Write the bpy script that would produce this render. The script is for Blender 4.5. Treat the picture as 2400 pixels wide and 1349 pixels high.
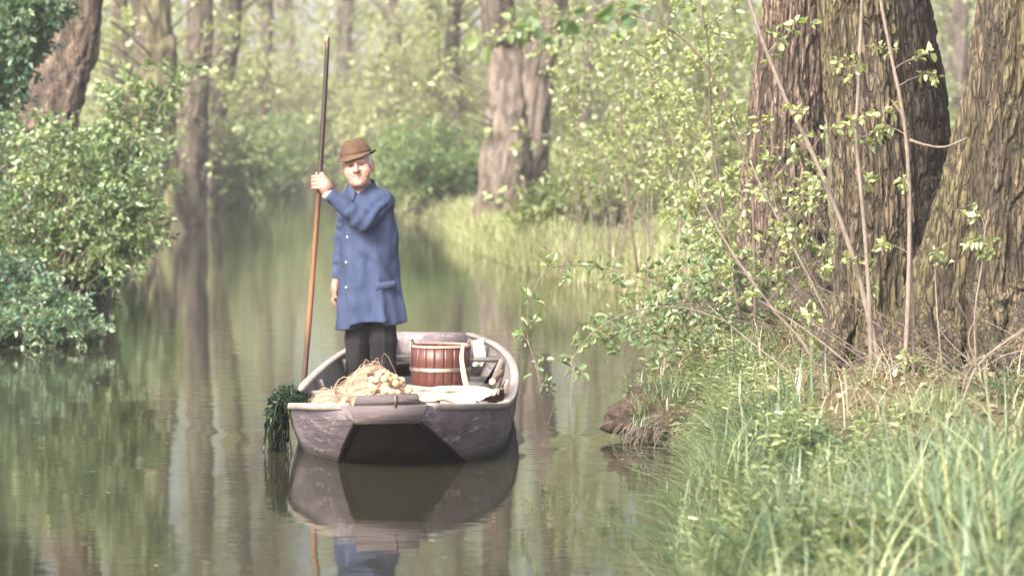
import bpy, math, time
import numpy as np
T0 = time.time()
for o in list(bpy.data.objects): bpy.data.objects.remove(o)
scene = bpy.context.scene
COL = scene.collection
PI = math.pi

# ------------------------------------------------------------------ camera, sky, sun, exposure
FPX, CAMH, HORZ = 7000.0, 1.70, 340.0          # focal length in photo pixels, eye height, horizon row
cam_d = bpy.data.cameras.new('camera'); cam = bpy.data.objects.new('camera', cam_d); COL.objects.link(cam)
cam.location = (0, 0, CAMH); cam.rotation_euler = (PI/2, 0, 0)
cam_d.sensor_width = 36.0; cam_d.lens = FPX/2400*36.0
cam_d.shift_y = -(674.5-HORZ)/2400
cam_d.clip_start = 0.5; cam_d.clip_end = 3000
cam_d.dof.use_dof = True; cam_d.dof.focus_distance = 16.8; cam_d.dof.aperture_fstop = 3.3
scene.camera = cam

SUN_TO = np.array((-0.46, -0.72, 0.70)); SUN_TO = SUN_TO/np.linalg.norm(SUN_TO)
w = bpy.data.worlds.new('World'); scene.world = w; w.use_nodes = True
nt = w.node_tree; bg = nt.nodes['Background']
sky = nt.nodes.new('ShaderNodeTexSky'); sky.sky_type = 'NISHITA'; sky.sun_disc = False
sky.sun_elevation = math.asin(SUN_TO[2]); sky.sun_rotation = math.atan2(SUN_TO[0], SUN_TO[1])
sky.air_density = 0.8; sky.dust_density = 7.0; sky.ozone_density = 0.3
nt.links.new(sky.outputs[0], bg.inputs[0]); bg.inputs[1].default_value = 0.15
sl = bpy.data.lights.new('sun', 'SUN'); sl.energy = 2.0; sl.angle = math.radians(12); sl.color = (1.0, 0.945, 0.86)
sun = bpy.data.objects.new('sun', sl); COL.objects.link(sun)
from mathutils import Vector, Matrix
sun.rotation_euler = Vector(-SUN_TO).to_track_quat('-Z', 'Y').to_euler()
scene.view_settings.view_transform = 'Standard'; scene.view_settings.look = 'None'
scene.view_settings.gamma = 1.0; scene.view_settings.use_curve_mapping = False
scene.view_settings.exposure = 1.92
scene.cycles.max_bounces = 6; scene.cycles.diffuse_bounces = 2; scene.cycles.glossy_bounces = 2
scene.cycles.transmission_bounces = 4; scene.cycles.volume_bounces = 0; scene.cycles.transparent_max_bounces = 4
scene.cycles.use_denoising = True; scene.cycles.adaptive_threshold = 0.02

# ------------------------------------------------------------------ helpers
def at(px, py, Y):
    """the point that stands Y metres out along the view at photo pixel (px, py)"""
    return np.array(((px-1200)*Y/FPX, Y, CAMH-(py-HORZ)*Y/FPX))
def rng(seed): return np.random.default_rng(seed)
def unit(v): return v/np.maximum(np.linalg.norm(v, axis=-1, keepdims=True), 1e-9)
def _h(ix, iy, iz, seed):
    h = (ix.astype(np.uint32)*np.uint32(374761393) + iy.astype(np.uint32)*np.uint32(668265263)
         + iz.astype(np.uint32)*np.uint32(2147483647) + np.uint32(seed*974711 % 4294967291))
    h = (h ^ (h >> np.uint32(13)))*np.uint32(1274126177)
    h = (h ^ (h >> np.uint32(16)))*np.uint32(2246822519)
    return (h ^ (h >> np.uint32(15))).astype(np.float64)/4294967295.0
def vnoise(P, seed=0):
    P = np.asarray(P, float); i = np.floor(P).astype(np.int64); f = P-i; f = f*f*(3-2*f); r = 0
    for a in (0, 1):
        for b in (0, 1):
            for c in (0, 1):
                wgt = (f[..., 0] if a else 1-f[..., 0])*(f[..., 1] if b else 1-f[..., 1])*(f[..., 2] if c else 1-f[..., 2])
                r = r+wgt*_h((i[..., 0]+a) & 0xffffffff, (i[..., 1]+b) & 0xffffffff, (i[..., 2]+c) & 0xffffffff, seed)
    return r*2-1
def fbm(P, seed=0, oct=3):
    r = 0; a = 1.0
    for k in range(oct): r = r+a*vnoise(np.asarray(P)*2.03**k, seed+k*17); a *= .5
    return r

class Acc:
    """collects vertices and faces for ONE mesh"""
    def __init__(s): s.v = []; s.q = []; s.t = []; s.c = []; s.n = 0
    def add(s, V, Q=None, T=None, tint=0.5):
        V = np.asarray(V, float).reshape(-1, 3)
        if Q is not None and len(Q): s.q.append(np.asarray(Q, np.int64).reshape(-1, 4)+s.n)
        if T is not None and len(T): s.t.append(np.asarray(T, np.int64).reshape(-1, 3)+s.n)
        s.c.append(np.broadcast_to(np.asarray(tint, float), (len(V),)).copy()); s.v.append(V); s.n += len(V); return s
    def box(s, c, size, R=None, tint=.5):
        x = np.array([[i, j, k] for i in (-.5, .5) for j in (-.5, .5) for k in (-.5, .5)])*np.asarray(size)
        if R is not None: x = x@np.asarray(R).T
        return s.add(x+np.asarray(c), [[0, 1, 3, 2], [4, 6, 7, 5], [0, 4, 5, 1], [2, 3, 7, 6], [0, 2, 6, 4], [1, 5, 7, 3]], tint=tint)
    def tubes(s, P, Rr, sides=6, tint=.5, cap=True):
        """P (n,k,3) polylines, Rr (n,k) radii"""
        P = np.asarray(P, float); Rr = np.asarray(Rr, float)
        if P.ndim == 2: P = P[None]; Rr = np.broadcast_to(Rr, P.shape[1:2])[None]
        n, k, _ = P.shape
        Tn = unit(np.gradient(P, axis=1)); mean = unit(P[:, -1]-P[:, 0])
        ref = np.where(np.abs(mean[:, 2:3]) < .8, np.array([[0, 0, 1.]]), np.array([[1., 0, 0]]))[:, None, :]
        U = unit(np.cross(Tn, ref)); W = np.cross(Tn, U)
        a = np.arange(sides)*2*PI/sides
        V = P[:, :, None]+Rr[:, :, None, None]*(U[:, :, None]*np.cos(a)[None, None, :, None]+W[:, :, None]*np.sin(a)[None, None, :, None])
        base = (np.arange(n)*k*sides)[:, None, None]+(np.arange(k-1)*sides)[None, :, None]
        j = np.arange(sides); j2 = (j+1) % sides
        Q = np.stack([base+j, base+j2, base+sides+j2, base+sides+j], -1).reshape(-1, 4)
        tv = np.broadcast_to(np.asarray(tint, float).reshape(-1, 1) if np.ndim(tint) else np.full((1, 1), tint), (n, k*sides)).reshape(-1)
        s.add(V, Q, tint=tv)
        if cap:
            T = []
            for e in (0, k-1):
                b = s.n-n*k*sides
                c0 = (np.arange(n)*k+e)*sides
                for m in range(1, sides-1):
                    T.append(np.stack([c0, c0+m, c0+m+1] if e else [c0, c0+m+1, c0+m], -1))
            s.t.append(np.concatenate(T)+s.n-n*k*sides)
        return s
    def leaves(s, P, D, N, L, W, tint, shape='hex', fold=.25, curl=.15):
        P = np.asarray(P, float); n = len(P); D = unit(D); S = unit(np.cross(D, N)); N = np.cross(S, D)
        L = np.broadcast_to(np.asarray(L, float), (n,))[:, None]; W = np.broadcast_to(np.asarray(W, float), (n,))[:, None]
        up = N*W*fold
        if shape == 'hex':
            V = np.stack([P, P+D*L*.30+S*W*.46+up, P+D*L*.68+S*W*.40+up*.8, P+D*L-N*L*curl, P+D*L*.68-S*W*.40+up*.8, P+D*L*.30-S*W*.46+up], 1)
            b = (np.arange(n)*6)[:, None]
            Q = np.concatenate([b+np.array([0, 1, 2, 3]), b+np.array([0, 3, 4, 5])])
        else:
            V = np.stack([P, P+D*L*.45+S*W*.5+up, P+D*L-N*L*curl, P+D*L*.45-S*W*.5+up], 1)
            b = (np.arange(n)*4)[:, None]; Q = b+np.array([0, 1, 2, 3])
        return s.add(V, Q, tint=np.repeat(tint, V.shape[1]))
    def loft(s, rings, closed=True, capa=False, capb=False, tint=.5):
        """rings (k,m,3)"""
        R = np.asarray(rings, float); k, m, _ = R.shape
        j = np.arange(m if closed else m-1); j2 = (j+1) % m
        b = (np.arange(k-1)*m)[:, None]
        Q = np.stack([b+j, b+j2, b+m+j2, b+m+j], -1).reshape(-1, 4)
        T = []
        if capa: T += [[0, i+1, i] for i in range(1, m-1)]
        if capb: T += [[(k-1)*m, (k-1)*m+i, (k-1)*m+i+1] for i in range(1, m-1)]
        return s.add(R, Q, T, tint)
    def mesh(s, name, smooth=False):
        V = np.concatenate(s.v); me = bpy.data.meshes.new(name)
        q = np.concatenate(s.q) if s.q else np.zeros((0, 4), np.int64); t = np.concatenate(s.t) if s.t else np.zeros((0, 3), np.int64)
        me.vertices.add(len(V)); me.vertices.foreach_set('co', V.ravel().astype(np.float32))
        li = np.concatenate([q.ravel(), t.ravel()]).astype(np.int32); me.loops.add(len(li)); me.loops.foreach_set('vertex_index', li)
        st = np.concatenate([np.arange(len(q))*4, len(q)*4+np.arange(len(t))*3]).astype(np.int32)
        me.polygons.add(len(st)); me.polygons.foreach_set('loop_start', st)
        if smooth: me.polygons.foreach_set('use_smooth', np.ones(len(st), bool))
        at_ = me.attributes.new('tint', 'FLOAT', 'POINT'); at_.data.foreach_set('value', np.concatenate(s.c).astype(np.float32))
        me.update(calc_edges=True); me.validate(); return me
    def build(s, name, mat, parent=None, smooth=False):
        me = s.mesh(name, smooth); o = bpy.data.objects.new(name, me); COL.objects.link(o)
        me.materials.append(M[mat]); o.parent = parent; return o
def tag(o, label=None, cat=None, group=None, kind=None):
    for k, v in (('label', label), ('category', cat), ('group', group), ('kind', kind)):
        if v: o[k] = v
    return o
def empty(name, loc=(0, 0, 0), rz=0, **k):
    o = bpy.data.objects.new(name, None); COL.objects.link(o); o.location = loc; o.rotation_euler = (0, 0, rz); o.empty_display_size = .2
    return tag(o, **k)
ORD = 'first second third fourth fifth sixth seventh eighth ninth tenth eleventh twelfth thirteenth fourteenth fifteenth sixteenth seventeenth eighteenth nineteenth twentieth'.split()

# ------------------------------------------------------------------ materials
M = {}
class NB:
    def __init__(s, name):
        m = bpy.data.materials.new(name); m.use_nodes = True; s.m = m; s.t = m.node_tree; s.t.nodes.clear(); M[name] = m
        s.out = s.n('ShaderNodeOutputMaterial')
    def n(s, ty, **k):
        x = s.t.nodes.new(ty)
        for a, b in k.items():
            if a in x.inputs: x.inputs[a].default_value = b
            else: setattr(x, a, b)
        return x
    def l(s, a, b): s.t.links.new(a, b)
    def noise(s, scale, detail=4, rough=.55, stretch=(1, 1, 1), coord='Object', dist=0.0):
        tc = s.n('ShaderNodeTexCoord'); mp = s.n('ShaderNodeMapping'); mp.inputs['Scale'].default_value = stretch
        s.l(tc.outputs[coord], mp.inputs[0]); nz = s.n('ShaderNodeTexNoise'); s.l(mp.outputs[0], nz.inputs['Vector'])
        nz.inputs['Scale'].default_value = scale; nz.inputs['Detail'].default_value = detail; nz.inputs['Roughness'].default_value = rough; nz.inputs['Distortion'].default_value = dist
        return nz.outputs['Fac']
    def ramp(s, fac, stops):
        r = s.n('ShaderNodeValToRGB'); e = r.color_ramp.elements
        while len(e) < len(stops): e.new(.5)
        for i, (p, c) in enumerate(stops): e[i].position = p; e[i].color = (*c, 1)
        s.l(fac, r.inputs[0]); return r.outputs[0]
    def mix(s, fac, a, b, mode='MIX'):
        x = s.n('ShaderNodeMix', data_type='RGBA', blend_type=mode)
        for sock, v in ((0, fac), (6, a), (7, b)):
            if isinstance(v, (int, float)): x.inputs[sock].default_value = v
            elif isinstance(v, tuple): x.inputs[sock].default_value = (*v, 1)
            else: s.l(v, x.inputs[sock])
        return x.outputs[2]
    def attr(s, nm='tint'): return s.n('ShaderNodeAttribute', attribute_name=nm).outputs['Fac']
    def bump(s, h, strength=.5, dist=.01, prev=None):
        b = s.n('ShaderNodeBump'); b.inputs['Strength'].default_value = strength; b.inputs['Distance'].default_value = dist; s.l(h, b.inputs['Height'])
        if prev is not None: s.l(prev, b.inputs['Normal'])
        return b.outputs[0]
    def pbr(s, col, rough=.7, normal=None, **k):
        p = s.n('ShaderNodeBsdfPrincipled')
        if isinstance(col, tuple): p.inputs['Base Color'].default_value = (*col, 1)
        else: s.l(col, p.inputs['Base Color'])
        if isinstance(rough, (int, float)): p.inputs['Roughness'].default_value = rough
        else: s.l(rough, p.inputs['Roughness'])
        for a, b in k.items(): p.inputs[a].default_value = b
        if normal is not None: s.l(normal, p.inputs['Normal'])
        s.l(p.outputs[0], s.out.inputs[0]); return p
def leaf_mat(name, dark, mid, light, trans=.42, gloss=.06):
    b = NB(name); c = b.ramp(b.attr(), [(0, dark), (.5, mid), (1, light)])
    d = b.n('ShaderNodeBsdfDiffuse'); t = b.n('ShaderNodeBsdfTranslucent'); b.l(c, d.inputs[0])
    tc = b.mix(1.0, c, (1.25, 1.2, .62), 'MULTIPLY'); b.l(tc, t.inputs[0])
    m1 = b.n('ShaderNodeMixShader'); m1.inputs[0].default_value = trans; b.l(d.outputs[0], m1.inputs[1]); b.l(t.outputs[0], m1.inputs[2])
    g = b.n('ShaderNodeBsdfGlossy'); g.inputs['Roughness'].default_value = .38; g.inputs[0].default_value = (.9, .95, .9, 1)
    m2 = b.n('ShaderNodeMixShader'); m2.inputs[0].default_value = gloss; b.l(m1.outputs[0], m2.inputs[1]); b.l(g.outputs[0], m2.inputs[2])
    b.l(m2.outputs[0], b.out.inputs[0])
leaf_mat('leaf_bush', (.050, .108, .052), (.120, .195, .088), (.25, .32, .155), gloss=.05)
leaf_mat('leaf_blue', (.040, .100, .065), (.090, .170, .105), (.20, .28, .165), gloss=.05)
leaf_mat('leaf_spring', (.115, .165, .062), (.215, .275, .110), (.34, .39, .18), trans=.45)
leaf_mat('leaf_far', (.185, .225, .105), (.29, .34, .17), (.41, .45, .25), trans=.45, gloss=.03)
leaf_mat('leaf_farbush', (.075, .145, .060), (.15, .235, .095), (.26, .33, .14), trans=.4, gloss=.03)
leaf_mat('grass_mat', (.040, .078, .038), (.115, .170, .085), (.30, .33, .19), trans=.35, gloss=.05)
leaf_mat('meadow_mat', (.15, .185, .085), (.27, .30, .145), (.40, .41, .24), trans=.35, gloss=.03)
leaf_mat('sedge_mat', (.060, .115, .065), (.145, .215, .125), (.33, .37, .19), trans=.3, gloss=.08)
leaf_mat('leaf_herb', (.085, .13, .055), (.19, .245, .105), (.36, .40, .21), trans=.4)
leaf_mat('straw_mat', (.12, .092, .062), (.24, .195, .135), (.40, .35, .26), trans=.2, gloss=.03)

def bark_mat(name, a, b_, c, moss=None, moss_amt=.5, scale=9, bdist=.03):
    b = NB(name); n1 = b.noise(scale, 6, .62, (1, 1, .22), dist=.6); n2 = b.noise(scale*4.5, 5, .6, (1, 1, .4))
    col = b.ramp(n1, [(.34, a), (.50, b_), (.66, c)])
    col = b.mix(.5, col, b.ramp(n2, [(.34, a), (.66, c)]))
    if moss:
        n3 = b.noise(2.6, 5, .6, (1, 1, .35)); f = b.ramp(n3, [(.52-.22*moss_amt, (0, 0, 0)), (.70-.15*moss_amt, (1, 1, 1))])
        col = b.mix(f, col, b.mix(.5, col, moss))
    col = b.mix(b.attr(), b.mix(.72, col, (.016, .012, .009)), col)
    if scale >= 10 and scale < 20:
        tc = b.n('ShaderNodeTexCoord'); mp = b.n('ShaderNodeMapping'); mp.inputs['Scale'].default_value = (1, 1, .13); b.l(tc.outputs['Object'], mp.inputs[0])
        ad = b.n('ShaderNodeVectorMath', operation='ADD'); wn = b.n('ShaderNodeTexNoise'); wn.inputs['Scale'].default_value = 9; b.l(mp.outputs[0], wn.inputs['Vector']); sc_ = b.n('ShaderNodeVectorMath', operation='SCALE'); sc_.inputs['Scale'].default_value = .07; b.l(wn.outputs['Color'], sc_.inputs[0]); b.l(mp.outputs[0], ad.inputs[0]); b.l(sc_.outputs[0], ad.inputs[1])
        vo = b.n('ShaderNodeTexVoronoi', feature='DISTANCE_TO_EDGE'); vo.inputs['Scale'].default_value = 36; b.l(ad.outputs[0], vo.inputs['Vector'])
        cr = b.ramp(vo.outputs['Distance'], [(.02, (0, 0, 0)), (.16, (1, 1, 1))]); col = b.mix(cr, b.mix(.62, col, (.014, .010, .008)), col); crb = cr
    nrm = b.bump(n1, .9, bdist); nrm = b.bump(n2, .6, bdist*.3, nrm)
    if scale >= 10 and scale < 20: nrm = b.bump(crb, .9, .018, nrm)
    b.pbr(col, .9, nrm)
bark_mat('bark_flaky', (.040, .024, .017), (.140, .094, .070), (.29, .23, .18), scale=17)
bark_mat('bark_moss', (.034, .024, .016), (.098, .075, .048), (.19, .155, .11), moss=(.105, .100, .026), moss_amt=.55, scale=17)
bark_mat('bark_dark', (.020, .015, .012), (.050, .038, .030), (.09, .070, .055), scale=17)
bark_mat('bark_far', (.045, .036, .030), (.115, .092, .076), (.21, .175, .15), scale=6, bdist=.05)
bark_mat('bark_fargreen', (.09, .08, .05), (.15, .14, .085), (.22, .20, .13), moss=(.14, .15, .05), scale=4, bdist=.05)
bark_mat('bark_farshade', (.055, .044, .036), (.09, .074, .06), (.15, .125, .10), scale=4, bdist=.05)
bark_mat('twig', (.085, .065, .053), (.15, .122, .104), (.24, .205, .175), scale=20, bdist=.004)
bark_mat('twig_dark', (.05, .035, .03), (.09, .065, .055), (.15, .11, .09), scale=20, bdist=.004)

b = NB('soil'); n1 = b.noise(1.3, 6, .6); n2 = b.noise(14, 6, .65)
col = b.ramp(n1, [(.35, (.060, .040, .024)), (.5, (.10, .095, .035)), (.65, (.14, .16, .05))])
col = b.mix(.5, col, b.ramp(n2, [(.3, (.04, .028, .018)), (.55, (.10, .08, .04)), (.75, (.20, .16, .09))]))
b.pbr(col, .95, b.bump(n2, .8, .05))
b = NB('meadow_ground'); n1 = b.noise(.5, 5, .6); b.pbr(b.ramp(n1, [(.3, (.10, .13, .045)), (.7, (.24, .26, .10))]), .95)
b = NB('root_soil'); n2 = b.noise(22, 6, .7, (1, 1, .6))
b.pbr(b.ramp(n2, [(.3, (.012, .008, .006)), (.5, (.045, .028, .019)), (.72, (.13, .088, .06))]), .95, b.bump(n2, 1, .04))

b = NB('water')
n1 = b.noise(1.0, 3, .5, (1.1, 2.6, 1), dist=.3); n2 = b.noise(1.0, 2, .5, (4.5, 9.0, 1)); n3 = b.noise(.35, 2, .5, (1, 2.2, 1))
nr = b.bump(n3, 1.0, .0020); nr = b.bump(n1, 1.0, .0014, nr); nr = b.bump(n2, 1.0, .00055, nr)
p = b.pbr((.020, .020, .013), .04, nr, IOR=1.33); p.inputs['Specular IOR Level'].default_value = .5

def wood(name, a, b_, c, scale=6, stretch=(1, .12, 1), rough=.8, bd=.006, spec=.3, extra=None, wet=False):
    b = NB(name); n1 = b.noise(scale, 6, .6, stretch, dist=.4); n2 = b.noise(scale*7, 4, .6, stretch); n3 = b.noise(2.2, 4, .6)
    col = b.mix(.4, b.ramp(n1, [(.28, a), (.5, b_), (.72, c)]), b.ramp(n2, [(.3, a), (.7, c)]))
    col = b.mix(b.ramp(n3, [(.42, (0, 0, 0)), (.75, (.55, .55, .55))]), col, a)
    if extra: col = b.mix(b.ramp(b.noise(11, 5, .7, stretch), [(.56, (0, 0, 0)), (.68, (.7, .7, .7))]), col, extra)
    if wet:
        tc = b.n('ShaderNodeTexCoord'); sx_ = b.n('ShaderNodeSeparateXYZ'); b.l(tc.outputs['Object'], sx_.inputs[0]); ma = b.n('ShaderNodeMath', operation='MULTIPLY_ADD'); ma.inputs[1].default_value = .05; b.l(n3, ma.inputs[0]); b.l(sx_.outputs['Z'], ma.inputs[2])
        col = b.mix(b.ramp(ma.outputs[0], [(.045, (.78, .78, .78)), (.085, (0, 0, 0))]), col, (.030, .030, .020))
    p = b.pbr(col, rough, b.bump(n2, .5, bd)); p.inputs['Specular IOR Level'].default_value = spec
wood('hull_wood', (.055, .043, .056), (.145, .118, .142), (.27, .235, .250), scale=5, stretch=(1, .22, 2.2), extra=(.42, .38, .36), bd=.012, wet=True)
wood('hull_in', (.12, .105, .10), (.19, .17, .16), (.28, .255, .235), scale=5)
wood('hull_tar', (.006, .005, .005), (.010, .008, .009), (.016, .013, .014), scale=5, spec=.05, rough=.95)
wood('rail_wood', (.16, .14, .13), (.25, .225, .205), (.36, .33, .30), scale=7)
wood('transom_wood', (.045, .036, .044), (.085, .070, .080), (.14, .12, .122), scale=6, stretch=(.15, 1, 1), extra=(.24, .19, .16))
wood('thwart_wood', (.10, .085, .08), (.17, .15, .14), (.25, .225, .21), scale=7, stretch=(.15, 1, 1))
wood('stave_wood', (.032, .008, .006), (.058, .015, .011), (.09, .030, .023), scale=8, stretch=(1, 1, .12), rough=.42, spec=.5)
wood('stave_edge', (.20, .11, .085), (.30, .18, .14), (.40, .27, .22), scale=8, rough=.6)
wood('pale_wood', (.32, .22, .14), (.46, .34, .22), (.58, .45, .32), scale=9, stretch=(1, 1, .12))
wood('log_wood', (.10, .055, .035), (.17, .10, .065), (.25, .16, .11), scale=9)
b = NB('cork'); n1 = b.noise(40, 5, .6); oi = b.n('ShaderNodeObjectInfo')
col = b.mix(.45, b.ramp(oi.outputs['Random'], [(0, (.24, .145, .075)), (.5, (.42, .28, .15)), (1, (.58, .45, .31))]), b.ramp(n1, [(.35, (.14, .085, .045)), (.65, (.55, .42, .28))])); b.pbr(col, .85, b.bump(n1, .6, .006))
b = NB('pole_wood'); n1 = b.noise(9, 5, .6, (1, 1, .1)); g = b.attr()
col = b.ramp(g, [(0, (.030, .018, .014)), (.22, (.11, .060, .028)), (.55, (.18, .092, .038)), (.72, (.075, .034, .018)), (1, (.020, .014, .013))])
col = b.mix(.8, col, b.ramp(n1, [(.3, (.45, .42, .40)), (.7, (1.25, 1.2, 1.15))]), 'MULTIPLY')
b.pbr(col, .5, b.bump(n1, .3, .004))
b = NB('net_fibre'); b.pbr(b.ramp(b.attr(), [(0, (.15, .095, .060)), (.5, (.31, .215, .15)), (1, (.50, .40, .30))]), .9)
b = NB('canvas'); n1 = b.noise(60, 3, .6); n2 = b.noise(5, 4, .6)
b.pbr(b.ramp(n2, [(.3, (.27, .21, .155)), (.7, (.44, .37, .29))]), .95, b.bump(n1, .5, .004))
b = NB('white_cloth'); n1 = b.noise(8, 3, .5); b.pbr(b.ramp(n1, [(.3, (.66, .66, .64)), (.7, (.82, .82, .80))]), .8)
b = NB('metal'); n1 = b.noise(18, 4, .6); b.pbr(b.ramp(n1, [(.3, (.08, .068, .058)), (.7, (.22, .195, .17))]), .45, None, Metallic=.55)
leaf_mat('weed_mat', (.004, .011, .008), (.011, .030, .014), (.09, .11, .022), trans=.15, gloss=.02)

def cloth(name, a, b_, scale=6, rough=.92, fine=.25, fd=.0015):
    b = NB(name); n1 = b.noise(scale, 4, .6); n2 = b.noise(220, 2, .5); n3 = b.noise(16, 5, .65, (1, 1, .25), dist=1.2)
    col = b.mix(.22, b.ramp(n1, [(.3, a), (.7, b_)]), b.ramp(n3, [(.36, tuple(x*.7 for x in a)), (.66, tuple(min(x*1.35, 1) for x in b_))])); nr = b.bump(n2, fine, fd); nr = b.bump(n3, .3, .010, nr)
    p = b.pbr(col, rough, nr); p.inputs['Sheen Weight'].default_value = .02; p.inputs['Specular IOR Level'].default_value = .1
cloth('coat_blue', (.024, .037, .080), (.047, .063, .120))
cloth('trouser_black', (.009, .009, .011), (.018, .018, .022))
cloth('shirt_grey', (.22, .225, .24), (.32, .325, .34))
cloth('sweater_dark', (.010, .015, .024), (.016, .022, .034))
cloth('hat_felt', (.062, .037, .025), (.105, .066, .045), scale=12)
cloth('leather', (.02, .016, .014), (.04, .03, .026), rough=.5)
b = NB('skin'); n1 = b.noise(15, 4, .6); n2 = b.noise(60, 4, .6); f = b.attr()
col = b.ramp(n1, [(.3, (.31, .165, .125)), (.7, (.40, .235, .185))])
col = b.mix(b.ramp(f, [(.5, (0, 0, 0)), (1, (1, 1, 1))]), col, (.33, .105, .082)); col = b.mix(b.ramp(f, [(0, (1, 1, 1)), (.5, (0, 0, 0))]), col, (.11, .045, .035))
p = b.pbr(col, .55, b.bump(n2, .3, .004)); p.inputs['Subsurface Weight'].default_value = .15; p.inputs['Subsurface Radius'].default_value = (.012, .005, .003)
b = NB('hair_white'); n1 = b.noise(60, 3, .6, (1, 1, .2)); b.pbr(b.ramp(n1, [(.3, (.40, .38, .36)), (.7, (.66, .64, .61))]), .8, b.bump(n1, .6, .006))
b = NB('eye_dark'); b.pbr((.03, .018, .015), .3)
b = NB('button'); b.pbr((.62, .60, .58), .35)

# ------------------------------------------------------------------ the ground: one sheet with the canal cut into it
LY = [-60, 0, 11, 20, 25, 35, 50, 64, 80, 100, 119, 140, 158, 700]; LX = [-3.0, -3.4, -3.8, -4.25, -4.4, -5.3, -6.4, -7.25, -8.0, -8.4, -8.9, -10.2, -12.2, -12.2]
RY = [-60, 0, 10, 11.8, 13.0, 14.2, 15.4, 16.4, 17.0, 17.6, 18.3, 19.0, 20.5, 24, 28, 34, 38, 41, 47, 53, 57.5, 62, 70, 90, 119, 140, 158, 700]
RX = [.4, .5, .60, .66, .76, .86, 1.00, 1.04, .90, .76, .72, .84, 1.25, 1.75, 1.8, 1.40, .60, .15, -.50, -1.00, -1.15, -1.3, -2.35, -3.8, -6.0, -8.6, -12.0, -12.0]
def XL(Y): return np.interp(Y, LY, LX)+.10*vnoise(np.stack([np.asarray(Y)*.9, np.asarray(Y)*0, np.asarray(Y)*0+3.3], -1), 5)
def XR(Y): return np.interp(Y, RY, RX)+.05*vnoise(np.stack([np.asarray(Y)*1.7, np.asarray(Y)*0, np.asarray(Y)*0+7.7], -1), 6)
def bank_z(t, X, Y, right):
    h = np.interp(Y, [0, 10.5, 12.5, 14.6, 16, 22, 30, 45, 200], [.20, .22, .30, .46, .52, .48, .34, .26, .3]) if right else np.interp(Y, [0, 30, 60, 200], [.35, .30, .22, .3])
    z = .03+h*(1-np.exp(-np.maximum(t, 0)/.28))
    z = z+np.minimum(np.maximum(t, 0), 1)*.09*fbm(np.stack([X*1.1, Y*1.1, X*0], -1), 11, 3)+.5*(1-np.exp(-np.maximum(t-6, 0)/60))
    return np.where(t < 0, np.maximum(-.6, .03+t*2.2), z)
def gz(X, Y):
    X = np.asarray(X, float); Y = np.asarray(Y, float); l = XL(Y)-X; r = X-XR(Y)
    return np.where(r > -l*0+0, np.where(r >= l, bank_z(r, X, Y, True), bank_z(l, X, Y, False)), bank_z(np.maximum(l, r), X, Y, False))
offs = np.concatenate([[-.45, -.25, -.1, 0, .05, .1, .17, .25, .35, .45], np.arange(.6, 4.2, .15), [4.5, 5, 6, 7, 9, 12, 16, 22, 30, 42, 60, 90, 140, 220, 400]])
rows = np.concatenate([[-60, -40, -25, -15, -8, -3, 0, 3, 5], np.arange(6.5, 26, .14), np.arange(26, 62, .4), np.arange(62, 165, 1.2), [175, 190, 220, 270, 350, 480, 700]])
Yg = rows[:, None]
lx = XL(rows)[:, None]-offs[::-1][None]; rx = XR(rows)[:, None]+offs[None]
zl = bank_z(np.broadcast_to(offs[::-1][None], lx.shape), lx, np.broadcast_to(Yg, lx.shape), False)
zr = bank_z(np.broadcast_to(offs[None], rx.shape), rx, np.broadcast_to(Yg, rx.shape), True)
gap = (XR(rows)-XL(rows))[:, None]
Xa = np.concatenate([lx, rx], 1); Za = np.concatenate([zl, zr], 1)
Ya = np.broadcast_to(Yg, Xa.shape)
closed = (gap < 1.2); mid = (XR(rows)+XL(rows))[:, None]/2
iswet = np.concatenate([offs[::-1] < 0, offs < 0])[None]
Xa = np.where(closed & iswet, mid+np.concatenate([-np.abs(offs[::-1])*0-.05*(offs[::-1] < 0), .05*(offs < 0)])[None], Xa); Za = np.where(closed & (Za < .2), .2, Za)
nr_, nc_ = Xa.shape
A = Acc(); idx = np.arange(nr_*nc_).reshape(nr_, nc_)
A.add(np.stack([Xa, Ya, Za], -1), np.stack([idx[:-1, :-1], idx[:-1, 1:], idx[1:, 1:], idx[1:, :-1]], -1))
ground = A.build('ground', 'soil', smooth=True); tag(ground, 'brown earth banks on both sides of the canal', 'ground', kind='structure')

# water: a fine sheet with the punt's low wake modelled into it
wx = np.concatenate([[-60, -30, -18, -12, -9], np.arange(-7.5, 3.0, .07), [4, 6, 10]]); wy = np.concatenate([[-60, -30, -10, 0, 5, 8], np.arange(10, 27, .07), np.arange(27, 45, .6), np.arange(45, 170, 4)])
GX, GY = np.meshgrid(wx, wy)
bx = GX+.64; by = GY-16.1; wz = np.zeros_like(GX)
for sgn in (-1, 1):                                        # bow waves trailing back on either side
    u = sgn*bx-.36-np.maximum(by, -1)*.42; fall = np.exp(-np.maximum(by, 0)/3.0)*(by > -.25)
    wz += .0022*np.exp(-(u/.075)**2)*fall*(.6+.4*np.sin(by*5+sgn))-.0015*np.exp(-((u-.14)/.10)**2)*fall
    u2 = sgn*bx-.62-np.maximum(by+1.0, 0)*1.15
    wz += .0010*np.exp(-(u2/.09)**2)*np.exp(-np.abs(by+.2)/1.2)
rp = np.hypot(GX+1.40, (GY-20.04)); wz += .0012*np.sin(rp*26)*np.exp(-rp/.35)
A = Acc(); idx = np.arange(GX.size).reshape(GX.shape)
A.add(np.stack([GX, GY, wz], -1), np.stack([idx[:-1, :-1], idx[:-1, 1:], idx[1:, 1:], idx[1:, :-1]], -1))
water = A.build('water', 'water', smooth=True); tag(water, 'calm olive green canal water reflecting the trees', 'water', kind='structure')

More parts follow.
